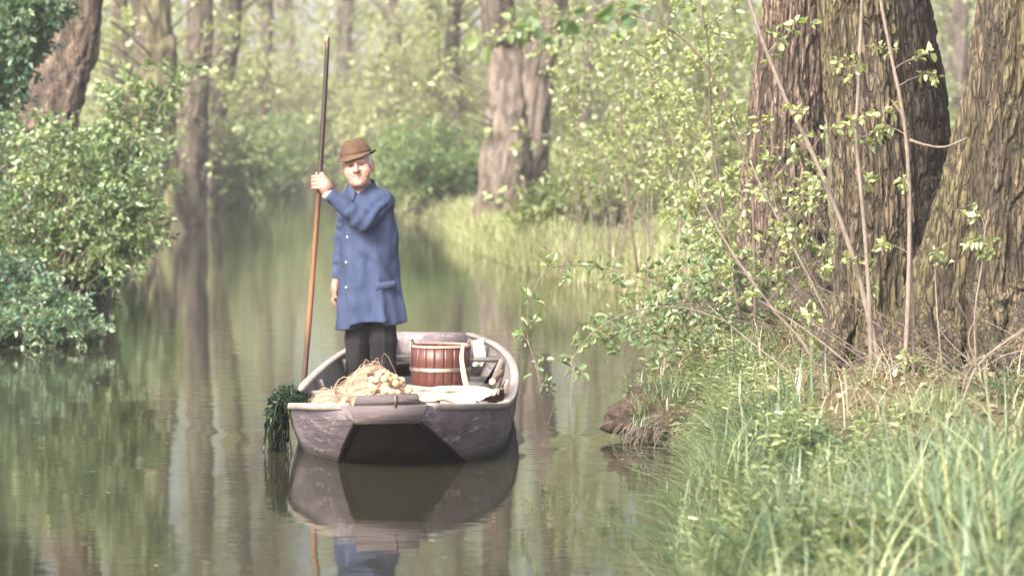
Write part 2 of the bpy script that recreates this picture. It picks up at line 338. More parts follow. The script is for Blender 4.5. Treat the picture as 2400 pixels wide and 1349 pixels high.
# ------------------------------------------------------------------ plants
def bez(a, c, b_, k):
    t = np.linspace(0, 1, k)[None, :, None]; a, c, b_ = (np.asarray(x)[:, None] for x in (a, c, b_))
    return a*(1-t)**2+c*2*t*(1-t)+b_*t*t
def smooth_line(pts, n):
    """Catmull-Rom through pts"""
    P = np.asarray(pts, float); P = np.concatenate([2*P[:1]-P[1:2], P, 2*P[-1:]-P[-2:-1]]); m = len(P)-3
    u = np.linspace(0, m-1e-6, n); i = u.astype(int); t = (u-i)[:, None]; a, b_, c, d = P[i], P[i+1], P[i+2], P[i+3]
    return .5*(2*b_+(c-a)*t+(2*a-5*b_+4*c-d)*t*t+(3*b_-a-3*c+d)*t**3)
def rand_dir(R, n): return unit(R.normal(size=(n, 3)))
def spray(R, start, tip, ctrl, r0, wood_acc, leaf_acc, ntwig=5, nleaf=10, tl=.3, ll=.05, lw=.6, shape='hex', t0=.35, droop=.15, tint=(.2, .8), kb=7, twigs=True, up=.6, rtip=.15, sides=5):
    """branches start->tip with side twigs carrying leaves"""
    n = len(start); P = bez(start, ctrl, tip, kb); rr = np.linspace(1, rtip, kb)[None]*np.broadcast_to(r0, (n,))[:, None]
    wood_acc.tubes(P, rr, sides, cap=False, tint=.8)
    u = R.uniform(t0, 1, (n, ntwig)); u[:, 0] = 1; f = u*(kb-1); i = np.minimum(f.astype(int), kb-2); f = (f-i)[..., None]
    ar = np.arange(n)[:, None]; B = P[ar, i]*(1-f)+P[ar, i+1]*f; Td = unit(P[ar, i+1]-P[ar, i])
    d = unit(Td*.7+rand_dir(R, n*ntwig).reshape(n, ntwig, 3)*.9+np.array([0, 0, .15])); ln = tl*R.uniform(.5, 1.2, (n, ntwig, 1))
    E = B+d*ln+np.array([0, 0, -1])*droop*ln; B2 = B.reshape(-1, 3); E2 = E.reshape(-1, 3); C2 = (B2+E2)/2+np.array([0, 0, .12])*ln.reshape(-1, 1)
    TP = bez(B2, C2, E2, 4)
    if twigs: wood_acc.tubes(TP, np.broadcast_to(np.array([[.0030, .0024, .0018, .0010]]), TP.shape[:2])*max(1, tl/.3), 3, cap=False, tint=.8)
    m = len(TP); v = R.uniform(.1, 1.0, (m, nleaf)); f = v*3; i = np.minimum(f.astype(int), 2); f = (f-i)[..., None]; ar = np.arange(m)[:, None]
    LP = TP[ar, i]*(1-f)+TP[ar, i+1]*f; td = unit(E2-B2)[:, None]
    ld = unit(td*.6+rand_dir(R, m*nleaf).reshape(m, nleaf, 3)+np.array([0, 0, -.1])); nn = unit(rand_dir(R, m*nleaf).reshape(m, nleaf, 3)*.9+np.array([0, 0, up]))
    LP = LP+ld*ll*.25
    L = ll*np.clip(R.lognormal(-.12, .38, m*nleaf), .3, 1.7); cl = np.repeat(R.uniform(tint[0], tint[1], n), ntwig*nleaf)
    tn = np.clip(cl+R.normal(0, .16, m*nleaf), 0, 1)
    leaf_acc.leaves(LP.reshape(-1, 3), ld.reshape(-1, 3), nn.reshape(-1, 3), L, L*lw, tn, shape)
def in_ellipsoid(R, n, c, r, shell=.45):
    d = rand_dir(R, n); q = R.uniform(shell**3, 1, n)**(1/3.); return np.asarray(c)+d*q[:, None]*np.asarray(r)
def shrub(name, label, base, blobs, leafm, seed, ntip=150, ntwig=5, nleaf=10, tl=.3, ll=.055, cat='shrub', group=None, shape='hex', stems=6, tint=(.2, .8), woodm='twig', r0=.012, t0=.35, lw=.62, stemspread=.25, twigs=True):
    """blobs: list of (center, radii, weight) in world space"""
    R = rng(seed); base = np.asarray(base, float); root = empty(name, base, label=label, cat=cat, group=group)
    W_ = Acc(); L_ = Acc(); ws = np.array([b_[2] for b_ in blobs], float); ws /= ws.sum()
    for c, r, wgt in [(b_[0], b_[1], w_) for b_, w_ in zip(blobs, ws)]:
        n = max(3, int(ntip*wgt)); tip = in_ellipsoid(R, n, c, r)-base
        tip[:, 2] = np.maximum(tip[:, 2], .04-base[2]*0)
        st = np.stack([R.normal(0, stemspread, n), R.normal(0, stemspread, n), np.full(n, -.12)], -1)
        k = R.integers(0, stems, n); sb = np.stack([R.normal(0, stemspread, stems), R.normal(0, stemspread, stems), np.full(stems, -.12)], -1); st = sb[k]+R.normal(0, .02, (n, 3))
        ctrl = st*.5+tip*.5+np.stack([R.normal(0, .12, n), R.normal(0, .12, n), .30*np.linalg.norm(tip, axis=1)*R.uniform(.3, 1.2, n)], -1)
        spray(R, st, tip, ctrl, r0*R.uniform(.5, 1.3, n), W_, L_, ntwig, nleaf, tl, ll, lw, shape, t0, tint=tint, twigs=twigs)
    W_.build('stem', woodm, root, True); L_.build('foliage', leafm, root); return root
def trunk_tube(acc, spine, rad, sides=14, n=24, seed=0, rough=.05, flare=0, ridges=0, ramp_=0.0, tintr=True, zlob=.5):
    P = smooth_line(spine, n); r = np.interp(np.linspace(0, 1, n), np.linspace(0, 1, len(rad)), rad)
    Tn = unit(np.gradient(P, axis=0)); U = unit(np.cross(Tn, np.array([0, 1., 0.001]))); Wv = np.cross(Tn, U)
    a = np.arange(sides)*2*PI/sides; ca, sa = np.cos(a), np.sin(a); arc = np.concatenate([[0], np.cumsum(np.linalg.norm(np.diff(P, axis=0), axis=1))])
    Q3 = np.stack([np.broadcast_to(ca, (n, sides)), np.broadcast_to(sa, (n, sides)), np.broadcast_to(arc[:, None], (n, sides))], -1)
    k = 1+rough*fbm(Q3*np.array([1.3, 1.3, .9]), seed, 2)
    if flare: k = k+flare*np.exp(-arc[:, None]/zlob)*(.55+.45*np.cos(a*5+seed)+.35*np.cos(a*3+seed*2.1))
    tn = np.full((n, sides), 1.0)
    if ridges:
        nm = float(np.mean(r)); q = Q3*np.array([ridges/5.5, ridges/5.5, .85/nm*(.75 if ridges < 20 else 1.0)]); q = q+.35*np.stack([fbm(Q3*3, seed+40, 2)]*3, -1)
        rd = 1-np.abs(vnoise(q, seed+3))*2.0; rd2 = 1-np.abs(vnoise(q*2.1, seed+9))*2.0
        furrow = np.clip((rd-.30)/.45, 0, 1); furrow2 = np.clip((rd2-.45)/.4, 0, 1)
        k = k-ramp_*furrow-ramp_*.45*furrow2+ramp_*.35*vnoise(q*np.array([3, 3, 6.]), seed+21)+ramp_*.25*vnoise(q*np.array([6, 6, 9.]), seed+22)
        tn = 1-.95*np.clip(furrow+.35*furrow2, 0, 1)  # furrow recesses tinted dark, their shade put into the bark colour
    V = P[:, None]+(r[:, None]*k)[..., None]*(U[:, None]*ca[None, :, None]+Wv[:, None]*sa[None, :, None])
    j = np.arange(sides); j2 = (j+1) % sides; bb = (np.arange(n-1)*sides)[:, None]
    acc.add(V, np.stack([bb+j, bb+j2, bb+sides+j2, bb+sides+j], -1).reshape(-1, 4), tint=tn.ravel()); return P, r
def crown_on(root, spines, seed, cz, cr, ntip, ll, leafm, woodm, ntwig=4, nleaf=8, tl=.9, low=None, tint=(.2, .8), shape='quad', droop=.15, r0=.05):
    """limbs from the upper trunk to tips in the crown ellipsoid (centre offset cz above base)"""
    R = rng(seed); W_ = Acc(); L_ = Acc()
    P = np.concatenate([s_[len(s_)//4:] for s_ in spines]); n = ntip
    tip = in_ellipsoid(R, n, np.asarray(cz), cr, .35)
    if low is not None:
        m = low[0]; t2 = in_ellipsoid(R, m, low[1], low[2], .2); tip = np.concatenate([tip, t2])
    d = np.abs(P[None, :, 2]-(tip[:, None, 2]*.82-.2))+.4*np.linalg.norm(P[None, :, :2]-tip[:, None, :2], axis=2)*R.uniform(.5, 1.5, (len(tip), 1)); st = P[np.argmin(d, axis=1)]
    dist = np.linalg.norm(tip-st, axis=1); ctrl = (st+tip)/2+np.stack([R.normal(0, .2, len(tip)), R.normal(0, .2, len(tip)), dist*R.uniform(.05, .3, len(tip))], -1)
    spray(R, st, tip, ctrl, np.clip(r0*dist/4, .012, .12), W_, L_, ntwig, nleaf, tl, ll, .62, shape, .3, droop=droop, tint=tint, twigs=(shape == 'hex'), sides=5)
    W_.build('branches', woodm, root, True); L_.build('crown', leafm, root)
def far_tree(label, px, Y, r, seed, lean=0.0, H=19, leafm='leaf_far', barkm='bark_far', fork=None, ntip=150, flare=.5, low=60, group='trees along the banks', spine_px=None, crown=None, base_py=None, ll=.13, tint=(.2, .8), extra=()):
    R = rng(seed)
    X0 = (px-1200)*Y/FPX; z0 = float(gz(X0, Y)) if base_py is None else max(CAMH-(base_py-HORZ)*Y/FPX, -.1)
    root = empty('tree', (X0, Y, z0), label=label, cat='tree', group=group); T = Acc(); o = np.array((X0, Y, z0))
    if spine_px is not None:
        sp = [at(a_, b_, Y)-o for a_, b_ in spine_px]; sp = [np.array(s_)+np.array([0, R.normal(0, .15), 0])*(i > 0) for i, s_ in enumerate(sp)]
        dirn = unit((sp[-1]-sp[-2])[None])[0]; dirn = unit((dirn*.5+np.array([0, 0, 1]))[None])[0]
        sp += [sp[-1]+dirn*(H-sp[-1][2])*f+np.array([R.normal(0, .2), R.normal(0, .2), 0]) for f in (.5, 1)]
    else:
        sp = [np.array([lean*h*H*.12+R.normal(0, .12)*(h > 0), R.normal(0, .2)*(h > 0), h*H]) for h in (0, .08, .2, .4, .65, 1)]
    sp[0] = sp[0]-np.array([0, 0, .25])
    spl = [trunk_tube(T, sp, [r*1.08, r, r*.92, r*.8, r*.6, r*.3, r*.12], 48, 96, seed, .10, flare, 15, .14)[0][::2]]
    for (fi, dx, dy, fr) in (fork or []):
        s0 = spl[0][int(fi*47)]; s1 = s0+np.array([dx, dy, H*.75]); mid_ = s0*.7+s1*.3+np.array([dx*.15, 0, .3])
        spl.append(trunk_tube(T, [s0-np.array([0, 0, .5]), s0*.93+s1*.07+np.array([dx*.06, 0, 0]), mid_, s1], [r*fr, r*fr*.95, r*fr*.7, r*.1], 16, 30, seed+5, .1, 0, 9, .10)[0])
    for e in extra:                       # further stems that share the stool, given in pixels
        sp2 = [at(a_, b_, Y)-o for a_, b_ in e[0]]; sp2[0][2] -= .25; up = unit((sp2[-1]-sp2[-2])[None])[0]
        up = unit((up*.5+np.array([0, 0, 1.]))[None])[0]
        sp2 += [sp2[-1]+up*(H-sp2[-1][2])*f for f in (.45, .95)]
        spl.append(trunk_tube(T, sp2, [e[1]*1.1, e[1], e[1]*.9, e[1]*.6, e[1]*.15], 36, 72, seed+8, .10, flare*.7, 13, .14)[0][::2])
    T.build('trunk', barkm, root, True)
    c = crown or (spl[0][40]*np.array([1, 1, 0])+np.array([0, 0, H*.62]), (3.6, 3.6, H*.40))
    crown_on(root, spl, seed+1, c[0], c[1], ntip, ll, leafm, 'bark_farshade', low=(low, np.array([0, 0, 2.8]), (2.6, 2.6, 2.4)) if low else None, tint=tint)
    return root

STAGE = 99
# --- trees of the left bank
far_tree('thick brown trunk leaning right behind the big left bush', 95, 33, .36, 101, H=17, leafm='leaf_blue', barkm='bark_flaky', spine_px=[(85, 700), (118, 330), (150, 150), (192, -60)], low=0, ll=.09, ntip=200, crown=(np.array([.6, 0, 11.0]), (4, 4, 5.5)))
far_tree('dark forked tree standing at the left water edge behind bush', 418, 64, .54, 102, H=20, barkm='bark_farshade', spine_px=[(418, 524), (405, 430), (385, 250), (345, 0)], extra=[([(438, 520), (446, 400), (458, 200), (470, 0)], .36)], flare=.40, base_py=520, low=8)
far_tree('pale straight trunk with dark right edge right of the forked tree', 490, 80, .44, 103, H=21, barkm='bark_far', spine_px=[(470, 490), (490, 340), (515, 170), (545, 0)], low=50)
far_tree('slim far trunk on the left bank beyond the green bush', 622, 112, .30, 104, H=20, spine_px=[(612, 430), (618, 200), (628, 0)], low=60)
far_tree('thin shaded stem between the brown trunk and forked tree', 292, 74, .26, 105, H=20, barkm='bark_farshade', lean=-.2, low=60)
far_tree('mossy trunk half hidden by the left bush top', 330, 58, .42, 106, H=19, barkm='bark_fargreen', spine_px=[(372, 520), (362, 300), (375, 120), (365, -20)], low=40)
# --- trees of the right bank
far_tree('wide flared trunk that forks high up, on the right bank corner', 1190, 52.0, .47, 107, H=20, barkm='bark_far', spine_px=[(1180, 540), (1188, 400), (1195, 250), (1180, 100), (1165, -40)], extra=[([(1225, 520), (1240, 330), (1262, 150), (1298, -40)], .33)], flare=.6, low=18, base_py=532)
far_tree('dark slim trunk left of the wide flared tree', 1062, 84, .28, 108, H=20, barkm='bark_farshade', spine_px=[(1075, 450), (1068, 300), (1058, 140), (1065, 0)], low=40)
far_tree('far pale trunk above the man and right of his pole', 918, 108, .34, 109, H=21, spine_px=[(925, 400), (918, 220), (922, 60), (915, -20)], low=60)
far_tree('thin far trunk seen between pole and hat', 808, 130, .30, 110, H=22, spine_px=[(800, 400), (806, 200), (815, 0)], low=70)
far_tree('far leaning trunk just left of the pole top', 690, 136, .33, 111, H=22, spine_px=[(700, 400), (692, 200), (672, 0)], low=70)
far_tree('grey trunk deep in the wood right of the dark slim one', 1012, 122, .34, 112, H=22, spine_px=[(1002, 390), (1010, 200), (1000, 0)], low=70)
far_tree('slender trunk behind the meadow, left of the tall pale shrubs', 1370, 96, .24, 113, H=20, spine_px=[(1362, 390), (1372, 200), (1392, 0)], low=60, leafm='leaf_spring')
far_tree('slender trunk in the wood behind the tall pale shrubs', 1560, 82, .22, 114, H=19, barkm='bark_fargreen', spine_px=[(1550, 400), (1562, 200), (1555, 0)], low=60, leafm='leaf_spring')
far_tree('hazy trunk in the gap between the two leaning mossy stems', 2250, 96, .3, 115, H=20, low=60, leafm='leaf_spring')

# --- bushes along the banks, farther out
SB = [  # px, Y, rx, height, leaf material, label
    (545, 82, 2.0, 2.6, 'leaf_farbush', 'rounded fresh green bush leaning over the left water edge'),
    (640, 104, 2.4, 2.6, 'leaf_farbush', 'green bush on the left bank just left of the pole'),
    (720, 150, 3.2, 3.2, 'leaf_far', 'pale bush at the far end of the canal'),
    (440, 108, 2.6, 4.0, 'leaf_far', 'loose pale bush between the trunks of the left bank'),
    (985, 78, 1.7, 2.0, 'leaf_farbush', 'dark low bush over the water right of the man'),
    (905, 112, 2.4, 3.4, 'leaf_far', 'pale bush directly behind the man and his hat'),
    (1075, 96, 2.2, 3.6, 'leaf_far', 'loose twiggy bush behind the wide flared tree'),
    (225, 44, 1.2, 1.5, 'leaf_bush', 'green bush on the left bank behind the big left bush'),
    (820, 158, 3.6, 5.5, 'leaf_far', 'tall hazy bush closing the canal behind the boat'),
    (575, 125, 2.6, 5.5, 'leaf_far', 'tall airy bush above the rounded green bush'),
    (1300, 120, 2.8, 4.2, 'leaf_spring', 'yellow green bush right of the wide flared tree'),
    (1480, 114, 3.0, 5.0, 'leaf_spring', 'tall pale bush at the back of the sunny grass'),
    (1640, 52, 1.9, 3.8, 'leaf_spring', 'pale yellow bush left of the flaky barked tree'),
    (1400, 132, 3.4, 6.5, 'leaf_spring', 'far yellow green bush behind the meadow grass'),
    (2235, 70, 2.0, 3.0, 'leaf_spring', 'pale bush seen through the gap between the right trunks'),
    (1050, 68, 1.1, 1.3, 'leaf_farbush', 'low dark bush between the man and the wide flared tree'),
    (950, 92, 1.5, 1.7, 'leaf_farbush', 'low green bush on the far right bank touching the water behind the man'),
    (1345, 44, .8, .9, 'leaf_spring', 'low pale bush on the grassy right water edge'),
    (1330, 66, 1.0, 1.4, 'leaf_far', 'small pale bush standing alone in the sunny grass'),
    (760, 132, 3.0, 7.5, 'leaf_far', 'tall pale green bush behind the pole'),
    (960, 128, 3.4, 8.0, 'leaf_far', 'tall pale green bush right of the hat in the far wood'),
    (680, 128, 2.8, 7.5, 'leaf_far', 'tall pale green bush left of the pole in the far wood'),
    (1120, 110, 2.8, 7.0, 'leaf_far', 'tall pale bush deep behind the wide flared tree'),
    (860, 104, 1.9, 6.5, 'leaf_far', 'slender pale green bush rising above the hat'),
    (500, 112, 2.6, 7.5, 'leaf_far', 'tall pale bush behind the forked tree'),
    (390, 84, 2.0, 5.5, 'leaf_far', 'tall loose bush left of the forked tree'),
    (1340, 140, 3.4, 7.5, 'leaf_spring', 'tall yellow green bush behind the sunny grass'),
    (1010, 90, 1.6, 5.0, 'leaf_far', 'upright pale bush right of the man behind the dark low bush'),
    (250, 62, 1.5, 2.0, 'leaf_far', 'tall pale bush above the big left bush'),
]
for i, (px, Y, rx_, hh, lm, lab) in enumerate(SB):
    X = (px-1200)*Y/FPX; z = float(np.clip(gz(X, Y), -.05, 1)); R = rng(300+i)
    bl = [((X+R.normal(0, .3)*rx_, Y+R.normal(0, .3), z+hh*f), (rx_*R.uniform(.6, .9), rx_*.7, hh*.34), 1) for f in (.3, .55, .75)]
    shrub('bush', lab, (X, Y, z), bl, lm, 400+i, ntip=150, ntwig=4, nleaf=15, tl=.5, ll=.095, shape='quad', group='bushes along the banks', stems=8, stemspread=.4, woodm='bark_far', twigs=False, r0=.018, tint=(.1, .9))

# --- the far wood that closes the view: one mass nobody could count
R = rng(77); W_ = Acc(); L_ = Acc(); n = 84
wyy = R.uniform(112, 190, n); wxx = R.uniform(-1, 1, n)*(5+.19*wyy)-1
ok = ~((wyy < 160) & (wxx > -13.5) & (wxx < -4)); wyy = wyy[ok]; wxx = wxx[ok]; n = len(wyy); hh = R.uniform(17, 25, n)
st = np.stack([wxx, wyy, np.zeros(n)], -1); tp = st+np.stack([R.normal(0, .8, n), R.normal(0, .8, n), hh], -1)
W_.tubes(bez(st, (st+tp)/2+R.normal(0, .3, (n, 3)), tp, 7), np.linspace(1, .2, 7)[None]*R.uniform(.10, .20, n)[:, None], 8, cap=False, tint=.9)
m = 56; t = np.repeat(np.arange(n), m); u = R.uniform(.02, 1.02, n*m)**1.15
cen = st[t]+(tp-st)[t]*u[:, None]; tipp = cen+rand_dir(R, n*m)*R.uniform(.8, 4.0, (n*m, 1))*np.array([1, 1, .5]); tipp[:, 2] = np.maximum(tipp[:, 2], .4)
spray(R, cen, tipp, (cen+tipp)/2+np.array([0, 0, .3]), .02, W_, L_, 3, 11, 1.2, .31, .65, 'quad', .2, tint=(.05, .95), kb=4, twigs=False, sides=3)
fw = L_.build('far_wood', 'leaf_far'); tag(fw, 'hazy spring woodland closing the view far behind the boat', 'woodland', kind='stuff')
tk = W_.build('trunks', 'bark_far', fw, True); tk['kind'] = 'stuff'
print('far done', round(time.time()-T0, 1))

# --- near left bank: the big bush in three masses and a leaning branch
def blob(px, py, Y, rx_, rz, ry=None, wt=1.0): return (at(px, py, Y), (rx_, ry or rx_*.8, rz), wt)
gl = lambda px, Y: (float((px-1200)*Y/FPX), Y, float(max(gz((px-1200)*Y/FPX, Y), 0)))
shrub('bush', 'large yellow green bush bulging over the water at left', gl(120, 28.5), [blob(190, 370, 28, .60, .36), blob(250, 440, 27.6, .48, .50), blob(290, 540, 27.2, .34, .46), blob(140, 520, 28, .6, .5), blob(60, 330, 28.6, .4, .25, wt=.4)], 'leaf_bush', 501, ntip=300, ntwig=7, nleaf=12, tl=.22, ll=.050, tint=(.2, 1.0), stems=9)
shrub('bush', 'blue green bush at the left edge behind the yellow green one', gl(-40, 30), [blob(-20, 330, 30, .65, .55), blob(30, 480, 29.6, .6, .6), blob(100, 450, 30, .5, .4), blob(-60, 260, 31, .4, .3, wt=.3)], 'leaf_blue', 502, ntip=280, ntwig=7, nleaf=12, tl=.22, ll=.052, tint=(.1, .85), stems=9)
shrub('bush', 'low dark green bush dipping into the water at lower left', gl(20, 26.2), [blob(60, 720, 25.8, .5, .22), blob(140, 765, 25.4, .36, .13), blob(-20, 640, 26, .55, .3), blob(10, 780, 25.2, .4, .12)], 'leaf_blue', 503, ntip=200, ntwig=7, nleaf=12, tl=.19, ll=.048, tint=(.2, .95), stems=8)
shrub('bush', 'small leafy spray of bush reaching right in front of the forked tree', gl(170, 29.5), [blob(360, 215, 29.2, .34, .20), blob(290, 240, 29.2, .3, .18), blob(430, 180, 29.2, .14, .08, wt=.25)], 'leaf_bush', 504, ntip=30, ntwig=4, nleaf=9, tl=.2, ll=.066, tint=(.4, 1.0), stems=4, t0=.6)
shrub('bush', 'blue green leaves hanging in the top left corner', gl(-90, 31), [blob(10, 60, 30, .5, .4), blob(80, 20, 30, .35, .25), blob(-20, 150, 30, .35, .25)], 'leaf_blue', 505, ntip=130, ntwig=6, nleaf=11, tl=.2, ll=.07, tint=(.1, .8), stems=3, t0=.75, r0=.008)

# --- near right bank: the old alders
def near_tree(label, base, stems, seed, bark, crownc, crownr, ntip=120, leafm='leaf_spring', flare=.5):
    base = np.asarray(base, float); root = empty('tree', base, label=label, cat='tree', group='old trees on the right bank'); spl = []
    for i, (pts, rad, bk, lab, ridg, amp) in enumerate(stems):
        T = Acc(); sp = [np.asarray(p)-base for p in pts]; up = unit((sp[-1]-sp[-2])[None])[0]; up = unit((up*.7+np.array([0, 0, .8]))[None])[0]
        sp += [sp[-1]+up*3.2, sp[-1]+up*8.0]; rad = list(rad)+[rad[-1]*.72, rad[-1]*.2]
        L = [np.linalg.norm(sp[k+1]-sp[k]) for k in range(len(sp)-1)]
        P_, r_ = trunk_tube(T, sp, rad, 240, 560, seed+i*7, .07, flare, ridg, amp, zlob=.28); spl.append(P_[::8])
        o = T.build('stem', bk, root, True)
        if lab: o['label'] = lab
    crown_on(root, spl, seed+1, np.asarray(crownc)-base, crownr, ntip, .10, leafm, 'twig_dark', nleaf=10, tl=.6, r0=.045)
    return root
Y1 = 20.6; b1 = at(1832, 775, Y1)
near_tree('old tree with flaky red brown bark, leftmost on the right bank', b1, [([at(1828, 800, Y1), at(1832, 640, Y1), at(1838, 400, Y1), at(1848, 200, Y1), at(1860, 0, Y1), at(1870, -200, Y1)], [.38, .335, .295, .245, .21, .19], 'bark_flaky', None, 36, .105)], 601, 'bark_flaky', (3.0, 20.6, 9.5), (3.2, 3.2, 4.5), flare=.5)
Y2 = 16.3; b2 = at(2060, 880, Y2)
near_tree('mossy many stemmed tree with a stem leaning right, at the right edge', b2, [
    ([at(2058, 900, Y2), at(2060, 700, Y2), at(2055, 450, Y2), at(2030, 200, Y2), at(2012, 0, Y2), at(2000, -200, Y2)], [.235, .225, .235, .235, .225, .21], 'bark_moss', 'straight olive brown middle stem', 34, .085),
    ([at(2140, 860, 17.5), at(2175, 600, 17.5), at(2172, 420, 17.5), at(2160, 250, 17.5), at(2135, 60, 17.5), at(2100, -200, 17.5)], [.20, .17, .16, .16, .15, .14], 'bark_dark', 'dark shaded stem behind', 24, .10),
    ([at(2268, 920, 15.9), at(2288, 700, 15.9), at(2330, 450, 15.9), at(2362, 250, 15.9), at(2400, 0, 15.9), at(2440, -250, 15.9)], [.40, .36, .29, .255, .245, .24], 'bark_moss', 'thick mossy stem leaning right', 38, .085)], 611, 'bark_moss', (3.6, 17.5, 9.0), (3.0, 3.4, 4.2), flare=.40)
# the swollen stool from which the mossy stems grow, and the brushwood caught round the feet
st_root = [o for o in bpy.data.objects if o.get('label', '').startswith('mossy many stemmed')][0]
th = np.linspace(0, PI, 60)[:, None]; ph = np.linspace(0, 2*PI, 120, endpoint=False)[None]; V = np.stack([np.sin(th)*np.cos(ph), np.sin(th)*np.sin(ph), np.cos(th)+0*ph], -1)
k_ = 1+.25*fbm(V*2.2, 141, 3)-.16*np.clip((1-np.abs(vnoise(V*np.array([7, 7, 3.]), 143))*2-.3)/.5, 0, 1); A = Acc(); A.loft((V*k_[..., None])*np.array([.50, .30, .36])+at(2200, 880, 16.5)-np.array(st_root.location)); A.build('stool', 'bark_moss', st_root, True)
def roots(root, lines, mat, seed):
    Rr_ = rng(seed); o = np.array(root.location)
    for (pts, r0_, r1_) in lines:
        P_ = smooth_line([at(*p_)-o for p_ in pts], 22); P_ = P_+np.cumsum(Rr_.normal(0, .006, P_.shape), 0); A = Acc(); trunk_tube(A, P_, [r0_, r0_*.7, r1_], 26, 44, seed, .30, 0, 12, .14); A.build('root', mat, root, True); seed += 1
t1 = [o for o in bpy.data.objects if o.get('label', '').startswith('old tree with flaky')][0]
roots(t1, [([(1790, 640, 20.4), (1740, 720, 20.0), (1670, 765, 19.6), (1600, 800, 19.3)], .10, .025), ([(1820, 700, 20.3), (1780, 760, 19.8), (1740, 800, 19.3), (1690, 850, 18.9)], .10, .03), ([(1870, 700, 20.3), (1890, 770, 19.7), (1880, 820, 19.2)], .11, .03), ([(1760, 600, 20.5), (1690, 690, 20.3), (1640, 700, 20.1)], .08, .02)], 'bark_flaky', 650)
roots(st_root, [([(1990, 700, 16.2), (1965, 830, 16.0), (1930, 900, 15.6), (1880, 930, 15.2)], .10, .03), ([(2060, 760, 16.1), (2050, 870, 15.8), (2060, 930, 15.3)], .11, .03), ([(2160, 700, 16.0), (2140, 840, 15.7), (2110, 930, 15.2)], .11, .03), ([(2240, 740, 15.8), (2220, 860, 15.5), (2190, 940, 15.0)], .12, .03), ([(2330, 720, 15.6), (2320, 860, 15.3), (2290, 950, 14.8)], .12, .03), ([(2400, 720, 15.6), (2400, 880, 15.2), (2420, 960, 14.7)], .12, .03), ([(2280, 640, 15.7), (2330, 780, 15.3), (2380, 880, 14.9)], .07, .02), ([(2160, 640, 16.0), (2190, 780, 15.5), (2240, 900, 15.1)], .06, .02)], 'bark_moss', 660)
R = rng(145); A = Acc(); n = 560; X = np.concatenate([R.normal(1.85, .28, n//2), R.normal(2.35, .38, n-n//2)]); Y = np.concatenate([R.normal(19.6, .7, n//2), R.normal(15.3, .55, n-n//2)]); Z = .42+R.uniform(0, .12, n)
s_ = np.stack([X, Y, Z], -1); a = R.uniform(0, 2*PI, n); ln = R.uniform(.15, .65, n); t_ = s_+np.stack([np.cos(a)*ln, np.sin(a)*ln*.5, R.uniform(-.1, .75, n)*ln], -1)
A.tubes(bez(s_, (s_+t_)/2+R.normal(0, .06, (n, 3)), t_, 6), np.linspace(1, .3, 6)[None]*R.uniform(.0025, .007, n)[:, None], 5, tint=R.uniform(.4, 1, n)); g = A.build('brushwood', 'twig', None, True); tag(g, 'tangle of dead twigs and roots round the feet of the trees', 'brushwood', kind='stuff')
print('near trees', round(time.time()-T0, 1))

# saplings and coppice shoots: each one its own thing, a grey stem with a few sprays of young leaves
def sapling(label, pts, Y, r0, r1, seed, sprays=(), leafm='leaf_spring', woodm='twig', branches=(), name='sapling', cat='sapling', group='saplings and shoots on the right bank', ll=.036, nl=6, base_ground=True):
    R = rng(seed); Ys = Y if np.ndim(Y) else [Y]*len(pts); P = np.array([at(a_, b_, y) for (a_, b_), y in zip(pts, Ys)])
    o = P[0].copy(); root = empty(name, o, label=label, cat=cat, group=group); W_ = Acc(); L_ = Acc()
    S = smooth_line(P-o, 26); S = S+.004*np.cumsum(R.normal(0, 1, S.shape), 0)*np.linspace(0, .5, 26)[:, None]
    W_.tubes(S, np.linspace(r0, r1, 26), 8, tint=.9)
    lines = [S[6:]]
    for bp in branches:
        q = np.array([at(a_, b_, Ys[-1] if np.ndim(Y) else Y) for a_, b_ in bp])-o; q = smooth_line(q, 14); W_.tubes(q, np.linspace(r1*1.25, r1*.5, 14), 6, tint=.9); lines.append(q[3:])
    allp = np.concatenate(lines)
    pts2 = []
    for s_ in sprays:
        if isinstance(s_, tuple): pts2.append(at(s_[0], s_[1], Ys[-1])-o+np.array([0, R.normal(0, .06), 0]))
        else: pts2 += list(allp[R.integers(0, len(allp), s_)]+R.normal(0, .10, (s_, 3)))
    if pts2:
        tip = np.array(pts2); st = allp[np.argmin(np.linalg.norm(allp[None]-tip[:, None]-np.array([0, 0, -.06]), axis=2), axis=1)]
        spray(R, st, tip, (st+tip)/2+np.array([0, 0, .03]), .0032, W_, L_, 3, nl, .075, ll, .6, 'hex', .5, tint=(.4, 1), kb=4, sides=4)
        L_.build('foliage', leafm, root)
    W_.build('stem', woodm, root, True); return root
sapling('grey sapling leaning left across the middle mossy stem', [(2072, 900), (2045, 780), (2005, 620), (1960, 490), (1900, 340), (1840, 225), (1775, 60), (1740, -60)], 15.2, .016, .009, 701, [(1885, 55), (1845, 90), (1880, 260), (1955, 300), 4])
sapling('straight grey shoot in front of the middle mossy stem', [(2042, 890), (2038, 720), (2026, 520), (2010, 330), (2014, 200), (2024, -40)], 15.0, .012, .008, 702, [(1975, 140), (2000, 155), (2060, 110), (2040, 330), (2080, 300), (2030, 430), 3])
sapling('grey shoot with a pale side branch pointing right', [(2112, 950), (2125, 780), (2132, 560), (2130, 400), (2118, 270), (2090, 130), (2065, 0), (2050, -60)], 14.9, .013, .007, 703, [(2150, 140), (2180, 175), (2120, 420), (2075, 300)], branches=[[(2132, 328), (2170, 340), (2215, 344), (2268, 322)], [(2122, 280), (2090, 235)]])
sapling('second grey shoot beside the one with the pale side branch', [(2138, 940), (2140, 800), (2135, 640), (2128, 500)], 14.95, .010, .006, 704, [2])
